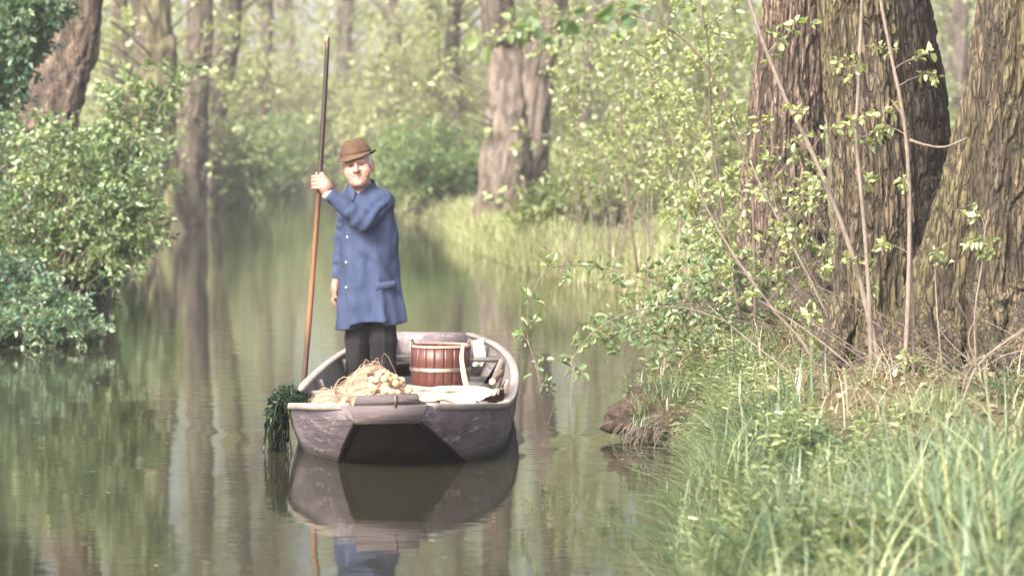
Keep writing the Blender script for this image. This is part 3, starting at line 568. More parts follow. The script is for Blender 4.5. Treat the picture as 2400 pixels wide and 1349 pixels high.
sapling('thin grey stem slanting down left of the middle mossy stem', [(1995, 985), (1935, 900), (1880, 800), (1810, 720), (1720, 590), (1660, 480), (1630, 400)], 16.2, .011, .005, 705, [8, (1700, 640), (1640, 560)])
sapling('thin grey stem below the flaky bark crossing to lower right', [(1985, 860), (1930, 720), (1850, 560), (1800, 470), (1760, 380)], 16.6, .010, .005, 706, [(1890, 480), (1920, 440), 6])
sapling('slim brown sapling rising to the top left of the flaky tree', [(1745, 800), (1715, 640), (1690, 480), (1665, 300), (1655, 120), (1638, 10)], 18.2, .011, .005, 707, [14], woodm='twig_dark')
sapling('dark twig bending left in an arch beside the flaky tree', [(1770, 780), (1768, 600), (1760, 420), (1722, 310), (1690, 220), (1625, 120), (1545, 55), (1490, 40)], 18.0, .011, .004, 708, [12, (1560, 80)], woodm='twig_dark')
sapling('dead grey stick lying across the foot of the flaky tree', [(1925, 612), (1850, 635), (1770, 662), (1660, 690)], 18.6, .010, .006, 709, [], name='fallen_stick', cat='stick', group='dead sticks on the right bank')
sapling('bare crooked twig at the foot of the leaning mossy stem', [(2250, 960), (2290, 860), (2360, 800), (2430, 760)], 13.6, .007, .004, 710, [], name='fallen_stick', cat='stick', group='dead sticks on the right bank', branches=[[(2290, 860), (2270, 790), (2300, 720)]])
sapling('small leafy shoot in front of the leaning mossy stem', [(2290, 900), (2285, 740), (2300, 620), (2305, 520)], 14.6, .006, .003, 711, [(2300, 500), (2275, 575), (2320, 590), (2300, 560)])
sapling('tiny leafy shoot at the centre between the mossy stems', [(2215, 920), (2200, 760), (2195, 620), (2205, 590)], 14.8, .005, .002, 712, [(2205, 610), (2190, 590)])
sapling('pale slender sapling in the thicket left of the flaky tree', [(1620, 780), (1600, 560), (1560, 350), (1530, 150), (1500, -40)], 26, .016, .007, 713, [26], ll=.045)
sapling('brown sapling at the back of the thicket over the sunny grass', [(1495, 640), (1470, 460), (1455, 250), (1470, 60), (1480, -40)], 33, .018, .008, 714, [30], ll=.05, woodm='twig_dark')
sapling('leaning pale sapling at the left of the thicket', [(1400, 610), (1380, 470), (1345, 300), (1330, 140), (1345, -30)], 37, .018, .008, 715, [26], ll=.055)
# arching bramble canes over the water
sapling('bramble cane arching out low over the water', [(1700, 760), (1590, 690), (1480, 645), (1370, 622), (1290, 632), (1252, 690), (1238, 780), (1262, 860), (1275, 915)], [17.8, 17.6, 17.4, 17.3, 17.2, 17.2, 17.2, 17.2, 17.2], .0036, .0018, 720, [(1330, 630), (1290, 625), (1420, 640), (1450, 660), (1245, 700), (1240, 750), (1225, 790), (1260, 850), (1270, 900), (1390, 630), (1500, 690)], name='bramble_cane', cat='bramble', group='bramble canes over the water', leafm='leaf_bush', ll=.04, nl=5)
sapling('second bramble cane drooping to the water beside the boat', [(1720, 760), (1600, 720), (1480, 730), (1390, 780), (1340, 850), (1310, 930), (1288, 1000)], 17.4, .0036, .0016, 721, [(1500, 740), (1440, 750), (1400, 780), (1360, 800), (1345, 840), (1340, 870), (1480, 780), (1530, 720), (1560, 700), (1430, 790)], name='bramble_cane', cat='bramble', group='bramble canes over the water', leafm='leaf_bush', ll=.042, nl=6)
sapling('bare straw stalk hanging down to the water beside the boat', [(1345, 860), (1338, 930), (1346, 1020), (1350, 1025)], 17.2, .003, .002, 722, [], name='dry_stalk', cat='stalk', group='dry stalks at the water', woodm='twig')
shrub('bush', 'young leafy thicket overhanging the water at the right bank', (float(1.95), 18.6, .45), [blob(1560, 700, 18.2, .30, .16), blob(1460, 780, 17.9, .24, .12, wt=.7), blob(1640, 620, 18.4, .25, .22), blob(1560, 850, 17.6, .2, .1, wt=.5)], 'leaf_bush', 730, ntip=75, ntwig=4, nleaf=6, tl=.12, ll=.042, tint=(.4, 1), stems=4, r0=.005, stemspread=.08)
shrub('shrub', 'airy yellow green shrub filling the view left of the flaky tree', (1.95, 24.0, .4), [blob(1600, 330, 24, .40, .7), blob(1660, 500, 23.6, .32, .4), blob(1560, 130, 24.4, .45, .5), blob(1690, 120, 24, .3, .5, wt=.7)], 'leaf_spring', 731, ntip=85, ntwig=5, nleaf=9, tl=.16, ll=.044, tint=(.3, 1), stems=10, r0=.004, stemspread=.4)
shrub('shrub', 'airy pale shrub above the sunny grass on the right bank', (1.6, 36.0, .3), [blob(1440, 240, 36, .7, .9), blob(1370, 80, 37, .7, .6), blob(1540, 300, 35, .5, .5)], 'leaf_spring', 732, ntip=85, ntwig=5, nleaf=9, tl=.24, ll=.058, tint=(.3, 1), stems=12, r0=.0045, stemspread=.7)
shrub('shrub', 'thin leafy shrub in front of the flaky bark', (2.05, 17.6, .5), [blob(1800, 350, 17.4, .22, .25), blob(1880, 400, 17.2, .16, .25), blob(1750, 640, 17.4, .22, .2), blob(1830, 560, 17.4, .2, .2)], 'leaf_spring', 733, ntip=56, ntwig=3, nleaf=6, tl=.10, ll=.036, tint=(.3, 1), stems=5, r0=.004, stemspread=.1)
# a twig of big leaves that hangs into the view from above, close to the camera
sapling('twig with large pale leaves hanging into view at top centre', [(1700, -420), (1500, -60), (1330, 50), (1240, 75), (1170, 85)], [11.5, 10.6, 10.2, 10.0, 10.0], .006, .0018, 740, [(1150, 105), (1225, 70), (1260, 95), (1200, 60), (1330, 40), (1480, 40), (1460, 30)], name='hanging_twig', cat='twig', group='hanging twigs', ll=.055, nl=3, leafm='leaf_bush')

# ------------------------------------------------------------------ grass, herbs, sedges
def blades(acc, R, X, Y, Z, Hh, Wd, tint, bend=.5, segs=3):
    n = len(X); a = R.uniform(0, 2*PI, n); d = np.stack([np.cos(a), np.sin(a), 0*a], -1); sd = np.stack([-np.sin(a+R.normal(0, .6, n)), np.cos(a), 0*a], -1); sd = unit(sd)
    b_ = bend*R.uniform(.2, 1.6, n); o = np.stack([X, Y, Z], -1); rows_ = []
    for k in range(segs+1):
        t = k/segs; c = o+d*(Hh*b_*t*t)[:, None]+np.array([0, 0, 1])*(Hh*(t-.35*np.minimum(b_, 1.3)*t**2.4))[:, None]
        wd = np.broadcast_to(Wd*(1-t**1.6)*.5+.0004, (n,))[:, None]*sd; rows_ += [c-wd, c+wd]
    V = np.stack(rows_, 1); m = 2*(segs+1); base = (np.arange(n)*m)[:, None]
    Q = np.concatenate([base+np.array([2*k, 2*k+1, 2*k+3, 2*k+2]) for k in range(segs)]); acc.add(V, Q, tint=np.repeat(tint, m))
def scatter(R, n, y0, y1, tmax, side, pw=1.0, tmin=-.05, inview=True):
    Y = y0+(y1-y0)*R.uniform(0, 1, n)**pw; t = R.uniform(tmin, tmax, n)
    X = XR(Y)+t if side > 0 else XL(Y)-t
    if inview: k = np.abs(X) < Y*1320/FPX+.25; X, Y, t = X[k], Y[k], t[k]
    return X, Y, gz(X, Y)
R = rng(900); A = Acc()
for (n, y0, y1, tm, hmin, hmax, wd, pw) in ((60000, 6.6, 17, 2.6, .10, .40, .0055, 1.0), (9000, 16, 30, 3.0, .10, .32, .008, 1.0), (9000, 6.6, 17, .28, .14, .36, .006, 1), (9000, 13.5, 20.5, .45, .08, .24, .006, 1), (5200, 7.5, 13.5, 2.0, .22, .48, .011, 1)):
    X, Y, Z = scatter(R, n, y0, y1, tm, 1, pw); k = len(X); cl = vnoise(np.stack([X*2.2, Y*2.2, X*0], -1), 31)
    keep = (R.uniform(0, 1, k) < (.55 if tm > 1 else 1.0)+1.0*cl-.30*np.clip((X/Y-.115)*25, 0, 1)*(Y < 12)-1.0*np.clip((Y-12.8)/2.5, 0, .75)*(X > 1.45)*(Y < 20)); X, Y, Z, cl = X[keep], Y[keep], Z[keep], cl[keep]; k = len(X)
    lowf = 1-.5*np.clip((Y-12.2)/1.5, 0, 1)*np.clip((X-1.15)/.3, 0, 1)*(Y < 20)
    blades(A, R, X, Y, Z-.02, lowf*R.uniform(hmin, hmax, k)*np.clip(.75+.9*vnoise(np.stack([X*3.3, Y*2.2, X*0+9], -1), 37), .3, 1.6), wd*R.uniform(.5, 1.3, k), np.clip(.48+.5*vnoise(np.stack([X*3.4, Y*2.4, X*0+5], -1), 33)+R.normal(0, .24, k), 0, 1), 1.25)
X, Y, Z = scatter(R, 16000, 8, 44, 4.5, -1, inview=False); k = len(X); blades(A, R, X, Y, Z-.02, R.uniform(.1, .4, k), .012, np.clip(R.normal(.4, .2, k), 0, 1), .6)
g = A.build('grass', 'grass_mat'); tag(g, 'tangled green grass covering the near right bank', 'grass', kind='stuff')
# herb layer: upright weeds with opposite pairs of narrow leaves
A = Acc(); S_ = Acc(); X, Y, Z = scatter(R, 2600, 7.5, 19.5, 1.9, 1, tmin=-.02); k = len(X); cl = vnoise(np.stack([X*2.0, Y*1.2, X*0+2], -1), 35); kp = R.uniform(0, 1, k) < .55+.9*cl-.75*np.clip((X/Y-.115)*14, 0, 1); X, Y, Z = X[kp], Y[kp], Z[kp]; k = len(X)
hh_ = R.uniform(.08, .30, k)*np.clip(1-.45*(Y > 13)*(X > 1.3), .4, 1); st = np.stack([X, Y, Z-.02], -1); tp = st+np.stack([R.normal(-.02, .05, k), R.normal(0, .05, k), hh_], -1)
ax_ = bez(st, (st+tp)/2+R.normal(0, .012, (k, 3)), tp, 8); S_.tubes(ax_, np.broadcast_to(np.linspace(.0022, .0008, 8)[None], (k, 8)), 3, cap=False, tint=.5); tb = R.uniform(.25, .9, k)
for j_ in range(1, 8):
    a = R.uniform(0, PI, k)
    for sg in (0, PI):
        dd = np.stack([np.cos(a+sg), np.sin(a+sg), R.uniform(-.25, .5, k)], -1); ln = hh_*R.uniform(.16, .30, k)*(1.25-.09*j_)
        A.leaves(ax_[:, j_], dd, R.normal(0, .35, (k, 3))+np.array([0, 0, 1.]), ln, ln*R.uniform(.26, .42, k), np.clip(tb+R.normal(0, .12, k), 0, 1), 'hex', curl=.12)
g = A.build('herbs', 'leaf_herb'); tag(g, 'pale leafy weeds mixed into the grass of the right bank', 'weeds', kind='stuff'); S_.build('stems', 'leaf_herb', g)['kind'] = 'stuff'
# dead straw and leaf litter
A = Acc(); X, Y, Z = scatter(R, 7000, 7, 20, 2.6, 1); kp = R.uniform(0, 1, len(X)) < .45+1.1*vnoise(np.stack([X*2.4, Y*1.6, X*0+15], -1), 39); X, Y, Z = X[kp], Y[kp], Z[kp]; k = len(X); blades(A, R, X, Y, Z-.01, R.uniform(.08, .34, k), .006, np.clip(R.normal(.5, .25, k), 0, 1), 1.3)
X, Y, Z = scatter(R, 5000, 9, 24, 3.0, 1, tmin=.1); k = len(X); dd = rand_dir(R, k)*np.array([1, 1, .3]); A.leaves(np.stack([X, Y, Z+.012], -1), dd, rand_dir(R, k)*.5+np.array([0, 0, 1.]), .05, .032, np.clip(R.normal(.35, .25, k), 0, 1), 'hex')
g = A.build('dead_grass', 'straw_mat'); tag(g, 'dry straw and fallen leaves lying among the bank grass', 'dry grass', kind='stuff')
# sunny tall grass farther out on the right bank, hanging to the water
A = Acc()
for (n, y0, y1, tm, hmin, hmax, wd) in ((9000, 28, 60, .8, .25, .6, .016), (26000, 28, 66, 5, .12, .30, .018), (24000, 60, 122, 12, .15, .36, .035), (5000, 60, 130, 1.0, .2, .6, .03)):
    X, Y, Z = scatter(R, n, y0, y1, tm, 1); k = len(X); blades(A, R, X, Y, Z-.02, R.uniform(hmin, hmax, k), wd*R.uniform(.6, 1.4, k), np.clip(R.normal(.6, .22, k), 0, 1), .8)
X, Y, Z = scatter(R, 6000, 64, 130, 1.6, -1); k = len(X); blades(A, R, X, Y, Z-.02, R.uniform(.15, .5, k), .03, np.clip(R.normal(.45, .2, k), 0, 1), .8)
g = A.build('meadow_grass', 'meadow_mat'); tag(g, 'sunlit yellow green grass on the far right bank', 'grass', kind='stuff')

A = Acc(); n = 150; Y = R.uniform(12, 34, n); X = XL(Y)+(XR(Y)-XL(Y))*R.uniform(.02, .98, n); dd = rand_dir(R, n)*np.array([1, 1, 0])+1e-4; k = np.hypot(X+.62, (Y-18.5)*.25) > .85; X, Y, dd = X[k], Y[k], dd[k]; n = len(X)
A.leaves(np.stack([X, Y, np.full(n, .006)], -1), dd, np.tile(np.array([[0, 0, 1.]]), (n, 1)), R.uniform(.015, .05, n), R.uniform(.008, .022, n), np.clip(R.normal(.5, .3, n), 0, 1), 'hex', fold=.05, curl=-.02); g = A.build('floating_leaves', 'straw_mat'); tag(g, 'specks of fallen leaves floating on the water', 'leaves', kind='stuff')
def sedge(label, px, py, Y, n, h, seed, w=.011, spread=.09, bend=.75):
    R = rng(seed); c = at(px, py, Y); z = float(gz(c[0], Y)); root = empty('sedge_clump', (c[0], Y, z), label=label, cat='sedge', group='sedge clumps on the right bank'); A = Acc()
    blades(A, R, R.normal(0, spread, n), R.normal(0, spread, n), np.full(n, -.03), h*R.uniform(.45, 1.15, n), w*R.uniform(.5, 1.25, n), np.clip(R.normal(.5, .30, n), 0, 1), bend, 6)
    A.build('blades', 'sedge_mat', root)['kind'] = 'stuff'; D = Acc(); m = max(n//4, 5)
    blades(D, R, R.normal(0, spread, m), R.normal(0, spread, m), np.full(m, -.03), h*R.uniform(.3, .8, m), w*.8, np.clip(R.normal(.6, .2, m), 0, 1), bend*1.4, 5)
    D.build('dead_blades', 'straw_mat', root)['kind'] = 'stuff'
sedge('tall sedge clump with bright green base in the lower right corner', 2335, 1349, 8.9, 70, .62, 801, .018, .06)
sedge('broad sedge clump at the right edge below the leaning stem', 2390, 1080, 10.6, 80, .62, 802, .016, .10)
sedge('blue green sedge clump left of the lower right corner', 2150, 1180, 9.9, 80, .50, 803, .014, .10)
sedge('sedge clump right below the foot of the grey shoots', 2180, 1000, 11.8, 80, .50, 804, .012, .10)
sedge('fine sedge clump below the middle mossy stem', 1990, 1060, 11.6, 50, .34, 805, .007, .10)
sedge('sedge tuft with broad blades by the root clod', 1735, 1030, 13.6, 16, .40, 806, .014, .05)
sedge('small bright sedge tuft under the flaky tree', 1745, 815, 17.4, 26, .36, 807, .011, .08)
sedge('sedge tuft hanging over the water near the bottom edge', 1660, 1330, 10.6, 40, .30, 808, .007, .08, 1.1)
sedge('dense sedge clump at the bottom edge centre right', 1930, 1349, 9.2, 70, .30, 809, .008, .11)
sedge('arching sedge clump between the corner clump and grey shoots', 2240, 1120, 10.2, 80, .58, 811, .015, .12, .9)
sedge('long bladed sedge clump on the right edge near the bottom', 2420, 1240, 9.4, 70, .64, 812, .018, .10, .9)
sedge('sedge clump with drooping blades above the bottom edge', 2080, 1290, 9.3, 60, .46, 813, .014, .10, 1.0)
sedge('thin pale sedge clump half way up the grassy slope', 2080, 1090, 10.8, 60, .40, 814, .008, .12, .7)
sedge('upright sedge clump at the foot of the leaning stem', 2330, 960, 12.2, 60, .45, 815, .009, .12, .6)
sedge('upright sedge blades left of the middle mossy stem', 1890, 900, 14.6, 18, .38, 810, .013, .06, .4)
# root-bound clod at the bank corner
R = rng(820); c = at(1628, 985, 17.3); root = empty('root_clod', c, label='brown root bound clod of bank undercut by the water', cat='bank clod'); A = Acc()
n1, n2 = 26, 40; th = np.linspace(0, PI, n1)[:, None]; ph = np.linspace(0, 2*PI, n2, endpoint=False)[None]
V = np.stack([np.sin(th)*np.cos(ph)*.42, np.sin(th)*np.sin(ph)*.45, np.cos(th)*.20+0*ph], -1); V *= (1+.34*fbm(V*7, 41, 3)-.35*np.exp(-((V[..., 0]+.02)/.14)**2-((V[..., 2]+.08)/.10)**2)*(V[..., 1] < 0))[..., None]
A.loft(V); A.build('clod', 'root_soil', root, True)
A = Acc(); n = 480; d = rand_dir(R, n); d[:, 1] = -np.abs(d[:, 1]); d[:, 2] = np.abs(d[:, 2])*.5; st = d*np.array([.42, .45, .20]); tp = st+np.stack([R.normal(-.02, .08, n), R.normal(-.03, .05, n), R.uniform(-.22, -.02, n)], -1)
A.tubes(bez(st, (st+tp)/2+d*.07, tp, 5), np.broadcast_to(np.array([[.004, .0034, .003, .002, .001]]), (n, 5))*R.uniform(.4, 1.2, (n, 1)), 4, cap=False, tint=R.uniform(.2, 1, n))
A.build('roots', 'twig', root, True)
R2 = rng(821); A = Acc(); n = 900; tx = R2.uniform(-.38, .42, n); ty = R2.uniform(-.42, .4, n); blades(A, R2, tx, ty, .19*np.sqrt(np.maximum(0, 1-(tx/.44)**2-(ty/.47)**2))-.01, R2.uniform(.06, .22, n), .005, np.clip(R2.normal(.5, .25, n), 0, 1), 1.0); A.build('turf', 'grass_mat', root)
print('plants', round(time.time()-T0, 1))
#BOAT
# ------------------------------------------------------------------ the boat
def bx0(Y): return -.650+(Y-15.55)*.009
def ccx(Y): return bx0(Y)+float(np.interp(Y, [15.55, 16.1, 16.6, 17.6], [.004, .058, .035, 0]))   # the worn bottom sits a little off the centre line forward
ST = np.array([  # Y, gunwale half width, gunwale z, chine half width, chine z
    (15.55, .205, .345, .170, .262), (15.80, .375, .320, .265, .130), (16.10, .505, .298, .355, -.010), (16.55, .602, .262, .470, -.095),
    (17.20, .640, .242, .545, -.120), (18.20, .655, .236, .570, -.125), (19.30, .645, .240, .555, -.115), (20.20, .605, .256, .505, -.085),
    (20.90, .525, .282, .425, -.030), (21.40, .410, .306, .325, .040), (21.75, .285, .326, .220, .120)])
NS = 110; ys = smooth_line(ST, NS)
boat = empty('fishing_punt', (bx0(18.5), 18.5, 0), label='weathered grey wooden fishing punt with blunt raised bow', cat='boat'); BO = np.array(boat.location)
def side(sg):
    rings = []
    for (Y, gw, gzv, cw, cz) in ys:
        c = bx0(Y); co = ccx(Y)-c; pts = []
        for u in (0, .33, .66, 1): pts.append((c+co*(1-u)+sg*(cw+(gw-cw)*u+.030*math.sin(u*PI)), Y, cz+(gzv-cz)*u))
        for u in (1, .66, .33, 0): pts.append((c+co*(1-u)+sg*(cw+(gw-cw)*u+.030*math.sin(u*PI)-.026), Y, cz+(gzv-cz)*u+.004))
        rings.append(pts)
    r = np.array(rings)-BO
    return r if sg > 0 else r[:, ::-1]
for sg, lab in ((-1, 'scuffed side plank'), (1, 'scuffed side plank')):
    A = Acc(); rs = side(sg)
    for q_ in ((0, 1, 2, 3), (3, 4), (4, 5, 6, 7), (7, 0)): A.loft(rs[:, list(q_)], False)
    for e_ in (0, -1): A.add(rs[e_], [[0, 1, 6, 7], [1, 2, 5, 6], [2, 3, 4, 5]])
    o = A.build('side_plank', 'hull_wood', boat, True)
    # inner lining, lighter dry wood
    A = Acc(); rr = np.array([[(bx0(Y)+(ccx(Y)-bx0(Y))*(1-u)+sg*(cw+(gw-cw)*u+.030*math.sin(u*PI)-.0275), Y, cz+(gzv-cz)*u+.003) for u in (.12, .4, .7, .97)] for (Y, gw, gzv, cw, cz) in ys[1:-1]])-BO
    A.loft(rr, False); A.build('lining', 'hull_in', boat, True)
    # gunwale rail: a capping strip that overlaps both sides of the plank
    A = Acc(); A.loft(np.array([[(bx0(Y)+sg*(gw+dx), Y, gzv+dz) for dx, dz in ((-.040, -.008), (-.040, .010), (-.036, .014), (.007, .014), (.011, .010), (.011, -.018), (.0015, -.021), (-.028, -.010))][::sg] for (Y, gw, gzv, cw, cz) in ys[2:-1]])-BO, True, True, True)
    A.build('gunwale_rail', 'rail_wood', boat)
    # chine strip along the lower edge
    A = Acc(); A.loft(np.array([[(ccx(Y)+sg*(cw+dx), Y, cz+dz) for dx, dz in ((-.03, -.016), (-.03, -.003), (.008, -.003), (.008, -.016))][::-sg] for (Y, gw, gzv, cw, cz) in ys])-BO, True, True, True); A.build('chine_strip', 'hull_tar', boat)
A = Acc(); A.loft(np.array([[(ccx(Y)-cw+.004, Y, cz+.012), (ccx(Y)+cw-.004, Y, cz+.012), (ccx(Y)+cw-.004, Y, cz-.013), (ccx(Y)-cw+.004, Y, cz-.013)] for (Y, gw, gzv, cw, cz) in ys])-BO, True, True, True); A.build('bottom', 'hull_tar', boat)
def slab(name, mat, pts, y0, y1):
    A = Acc(); P = np.array(pts); A.loft(np.array([[(x, y, z) for x, z in P] for y in (y0, y1)])-BO, True, True, True); return A.build(name, mat, boat)
c0 = bx0(15.55)
slab('bow_board', 'transom_wood', [(c0-.165, .252), (c0+.172, .256), (c0+.212, .352), (c0-.206, .346)], 15.515, 15.56)
slab('bow_cap', 'transom_wood', [(c0-.172, .350), (c0+.172, .356), (c0+.160, .408), (c0-.158, .398)], 15.520, 15.565)
c1 = bx0(21.75); slab('stern_board', 'hull_wood', [(c1-.225, .110), (c1+.225, .110), (c1+.288, .338), (c1-.288, .338)], 21.74, 21.785)
A = Acc(); A.box((c0-.645-c0+.645+c0-BO[0], 15.64-BO[1], .335), (.36, .16, .022)); A.build('bow_deck', 'thwart_wood', boat)
A = Acc(); A.box(np.array((c0+.045, 15.512, .372))-BO, (.010, .008, .062)); A.build('iron_strap', 'metal', boat)
def hw(Y): return np.interp(Y, ST[:, 0], ST[:, 1]), np.interp(Y, ST[:, 0], ST[:, 3])
for Yt, dz in ((20.48, .232), (18.2, .19)):
    g_, c_ = hw(Yt); A = Acc(); A.box(np.array((bx0(Yt), Yt, dz))-BO, (2*(g_-.045), .15 if Yt > 20 else .10, .030)); A.build('thwart', 'thwart_wood', boat)
for Yt in (17.3, 18.9, 20.35, 21.2):
    g_, c_ = hw(Yt); gz_ = np.interp(Yt, ST[:, 0], ST[:, 2]); cz_ = np.interp(Yt, ST[:, 0], ST[:, 4])
    for sg in (-1, 1):
        A = Acc(); A.loft(np.array([[(bx0(Yt)+sg*(c_-.16), y, cz_+.02), (bx0(Yt)+sg*(c_-.032), y, cz_+.02), (bx0(Yt)+sg*(g_-.034), y, gz_-.02), (bx0(Yt)+sg*(g_-.068), y, gz_-.02), (bx0(Yt)+sg*(c_-.065), y, cz_+.09)][::sg] for y in (Yt-.025, Yt+.025)])-BO, True, True, True); A.build('rib', 'thwart_wood', boat)
for i in range(6):
    xx = -.40+.16*i; A = Acc(); A.box((xx, .45, .066), (.146, 4.0, .028)); A.build('floorboard', 'hull_in', boat)
A = Acc(); g_ = .36
A.box(np.array((bx0(21.3), 21.3, .175))-BO, (.62, .55, .022)); A.build('stern_deck', 'hull_in', boat)

# ------------------------------------------------------------------ what lies in the boat
R = rng(1000)
net = empty('fishing_net', (-.80, 17.0, .082), label='heap of pale brown fishing net with round cork floats in the bow', cat='fishing net'); NO = np.array(net.location)
def heap_z(X, Y):
    g2 = lambda cx, cy, sx, sy, h: h*np.exp(-((X-cx)/sx)**2-((Y-cy)/sy)**2)
    return np.maximum.reduce([g2(-.80, 17.15, .24, .50, .345), g2(-.70, 16.62, .20, .34, .305), g2(-1.02, 16.7, .20, .45, .235), g2(-1.0, 16.35, .14, .2, .23), g2(-.62, 16.3, .3, .3, .24)])+.085
gx, gy = np.meshgrid(np.linspace(-1.24, -.30, 70), np.linspace(15.85, 18.1, 110)); hz = heap_z(gx, gy)+.018*fbm(np.stack([gx*14, gy*14, gx*0], -1), 51, 3)
lim = np.interp(gy, ST[:, 0], ST[:, 1]); hz = np.where(gx < bx0(gy)-lim+.06, .0, hz); A = Acc(); ii = np.arange(gx.size).reshape(gx.shape)
hwz = lambda Y_, z_: np.interp(Y_, ST[:, 0], ST[:, 3])+(np.interp(Y_, ST[:, 0], ST[:, 1])-np.interp(Y_, ST[:, 0], ST[:, 3]))*np.clip((z_-np.interp(Y_, ST[:, 0], ST[:, 4]))/(np.interp(Y_, ST[:, 0], ST[:, 2])-np.interp(Y_, ST[:, 0], ST[:, 4])), 0, 1)
keep_ = (hz > .10) & (np.abs(gx-bx0(gy)) < hwz(gy, hz)-.045) & (gy > 16.0); A.add(np.stack([gx, gy, hz], -1)-NO, np.stack([ii[:-1, :-1], ii[:-1, 1:], ii[1:, 1:], ii[1:, :-1]], -1)[(keep_[:-1, :-1] & keep_[1:, 1:] & keep_[:-1, 1:] & keep_[1:, :-1])], tint=.35); A.build('mesh_heap', 'net_fibre', net)
A = Acc(); n = 1500; X = R.normal(-.82, .17, n); Y = R.normal(16.95, .38, n); lim = np.interp(Y, ST[:, 0], ST[:, 1])
k = (X > bx0(Y)-lim+.07) & (X < -.45) & (Y > 16.05); X, Y = X[k], Y[k]; n = len(X); Z = heap_z(X, Y)
st = np.stack([X, Y, Z+R.normal(.0, .01, n)], -1); a = R.uniform(0, 2*PI, n); ln = R.uniform(.05, .2, n); tp = st+np.stack([np.cos(a)*ln, np.sin(a)*ln, R.normal(0, .015, n)], -1)
tp[:, 1] = np.maximum(tp[:, 1], 15.95); tp[:, 0] = np.clip(tp[:, 0], bx0(tp[:, 1])-np.interp(tp[:, 1], ST[:, 0], ST[:, 1])+.09, -.3); tp[:, 2] = np.maximum(heap_z(tp[:, 0], tp[:, 1]), .20)+R.normal(0, .008, n); md = (st+tp)/2+np.stack([R.normal(0, .04, n), R.normal(0, .04, n), R.exponential(.026, n)], -1)
SP = bez(st, md, tp, 6); inn = np.all((SP[..., 1] > 16.0) & (np.abs(SP[..., 0]-bx0(SP[..., 1])) < hwz(SP[..., 1], SP[..., 2])-.05), axis=1); inn &= ~((SP[:, 3, 0] > -.86) & (SP[:, 3, 1] < 16.85) & (R.uniform(0, 1, n) < .8)); SP = SP[inn]; n = len(SP)
A.tubes(SP-NO, np.broadcast_to(R.uniform(.0007, .0021, n)[:, None], (n, 6)), 3, cap=False, tint=R.uniform(.1, 1, n)); o = A.build('strands', 'net_fibre', net, True); o['kind'] = 'stuff'
# floats: threaded barrel-shaped corks
A = Acc(); m = 10; prof = [(.0, -.019), (.012, -.0185), (.0195, -.012), (.0215, 0), (.0195, .012), (.012, .0185), (.0, .019)]
A.loft(np.array([[(max(r_, .0015)*math.cos(2*PI*j/m), max(r_, .0015)*math.sin(2*PI*j/m), z_) for j in range(m)] for r_, z_ in prof]), True, True, True); fme = A.mesh('float', True); fme.materials.append(M['cork'])
placed = []
tries = 0
while len(placed) < 62 and tries < 6000:
    tries += 1; X = R.normal(-.715, .085); Y = R.normal(16.55, .16); z = float(heap_z(np.array(X), np.array(Y)))+.030+R.uniform(0, .03)
    p_ = np.array((X, Y, z))
    if X > -.52 or X < -.93 or Y < 16.2: continue
    if all(np.linalg.norm(p_-q)>.034 for q in placed): placed.append(p_)
for p_ in placed:
    o = bpy.data.objects.new('float', fme); COL.objects.link(o); o.parent = net; o.location = p_-NO; o.rotation_euler = R.uniform(0, 3, 3); o.scale = (1, 1, 1) if R.uniform() < .6 else (.85, .85, .9)

# folded canvas on the right of the bow
cv = empty('canvas_sheet', (-.32, 16.85, .085), label='pale cream canvas folded flat on the right side of the bow', cat='canvas'); CO = np.array(cv.location); A = Acc()
gx, gy = np.meshgrid(np.linspace(-.60, -.045, 60), np.linspace(16.12, 17.75, 90)); u = (gx+.60)/.555
lim = bx0(gy)+np.interp(gy, ST[:, 0], ST[:, 1])-.06; top = .300+.030*(1-u)*np.exp(-((gy-16.6)/.5)**2)+.022*fbm(np.stack([gx*6+gy*2, gy*3, gx*0], -1), 61, 3)-.12*np.clip((gy-17.3)/.45, 0, 1)**2
top = np.minimum(top, .36); A.add(np.stack([np.minimum(gx, lim), gy, top], -1)-CO, (lambda ii: np.stack([ii[:-1, :-1], ii[:-1, 1:], ii[1:, 1:], ii[1:, :-1]], -1))(np.arange(gx.size).reshape(gx.shape)))
A.add(np.stack([np.minimum(gx, lim)*.96-.02, gy, np.minimum(top-.02, .2)-.09], -1)-CO, (lambda ii: np.stack([ii[:-1, :-1], ii[1:, :-1], ii[1:, 1:], ii[:-1, 1:]], -1))(np.arange(gx.size).reshape(gx.shape))); A.build('sheet', 'canvas', cv, True)
A = Acc(); pp = np.stack([np.linspace(-.575, -.08, 24), 16.60+.05*np.sin(np.arange(24)*.7), .300-.02*np.linspace(0, 1, 24)], -1)-CO; pp2 = pp+np.array([.02, .33, .012]); A.tubes(pp2*np.array([.9, 1, 1]), np.full(24, .009), 7); A.build('rolled_edge', 'canvas', cv, True)
# two short sticks
def stick(label, a, b_, r, mat, endm, seed):
    a, b_ = np.asarray(a), np.asarray(b_); root = empty('wooden_stick', a, label=label, cat='stick', group='sticks in the boat'); A = Acc()
    L = smooth_line([a*0, (b_-a)*.5+np.array([.006, 0, .004]), b_-a], 12); A.tubes(L, np.linspace(r, r*.85, 12), 12); A.build('shaft', mat, root, True)
    d = unit((a-b_)[None])[0]; A = Acc(); A.tubes(np.array([d*.0005, d*.003]), np.array([r*.97, r*.93]), 12); A.build('cut_end', endm, root)
stick('short brown stick with a pale sawn end on the canvas', at(1154, 894, 16.85), at(1176, 872, 18.0), .020, 'log_wood', 'pale_wood', 1)
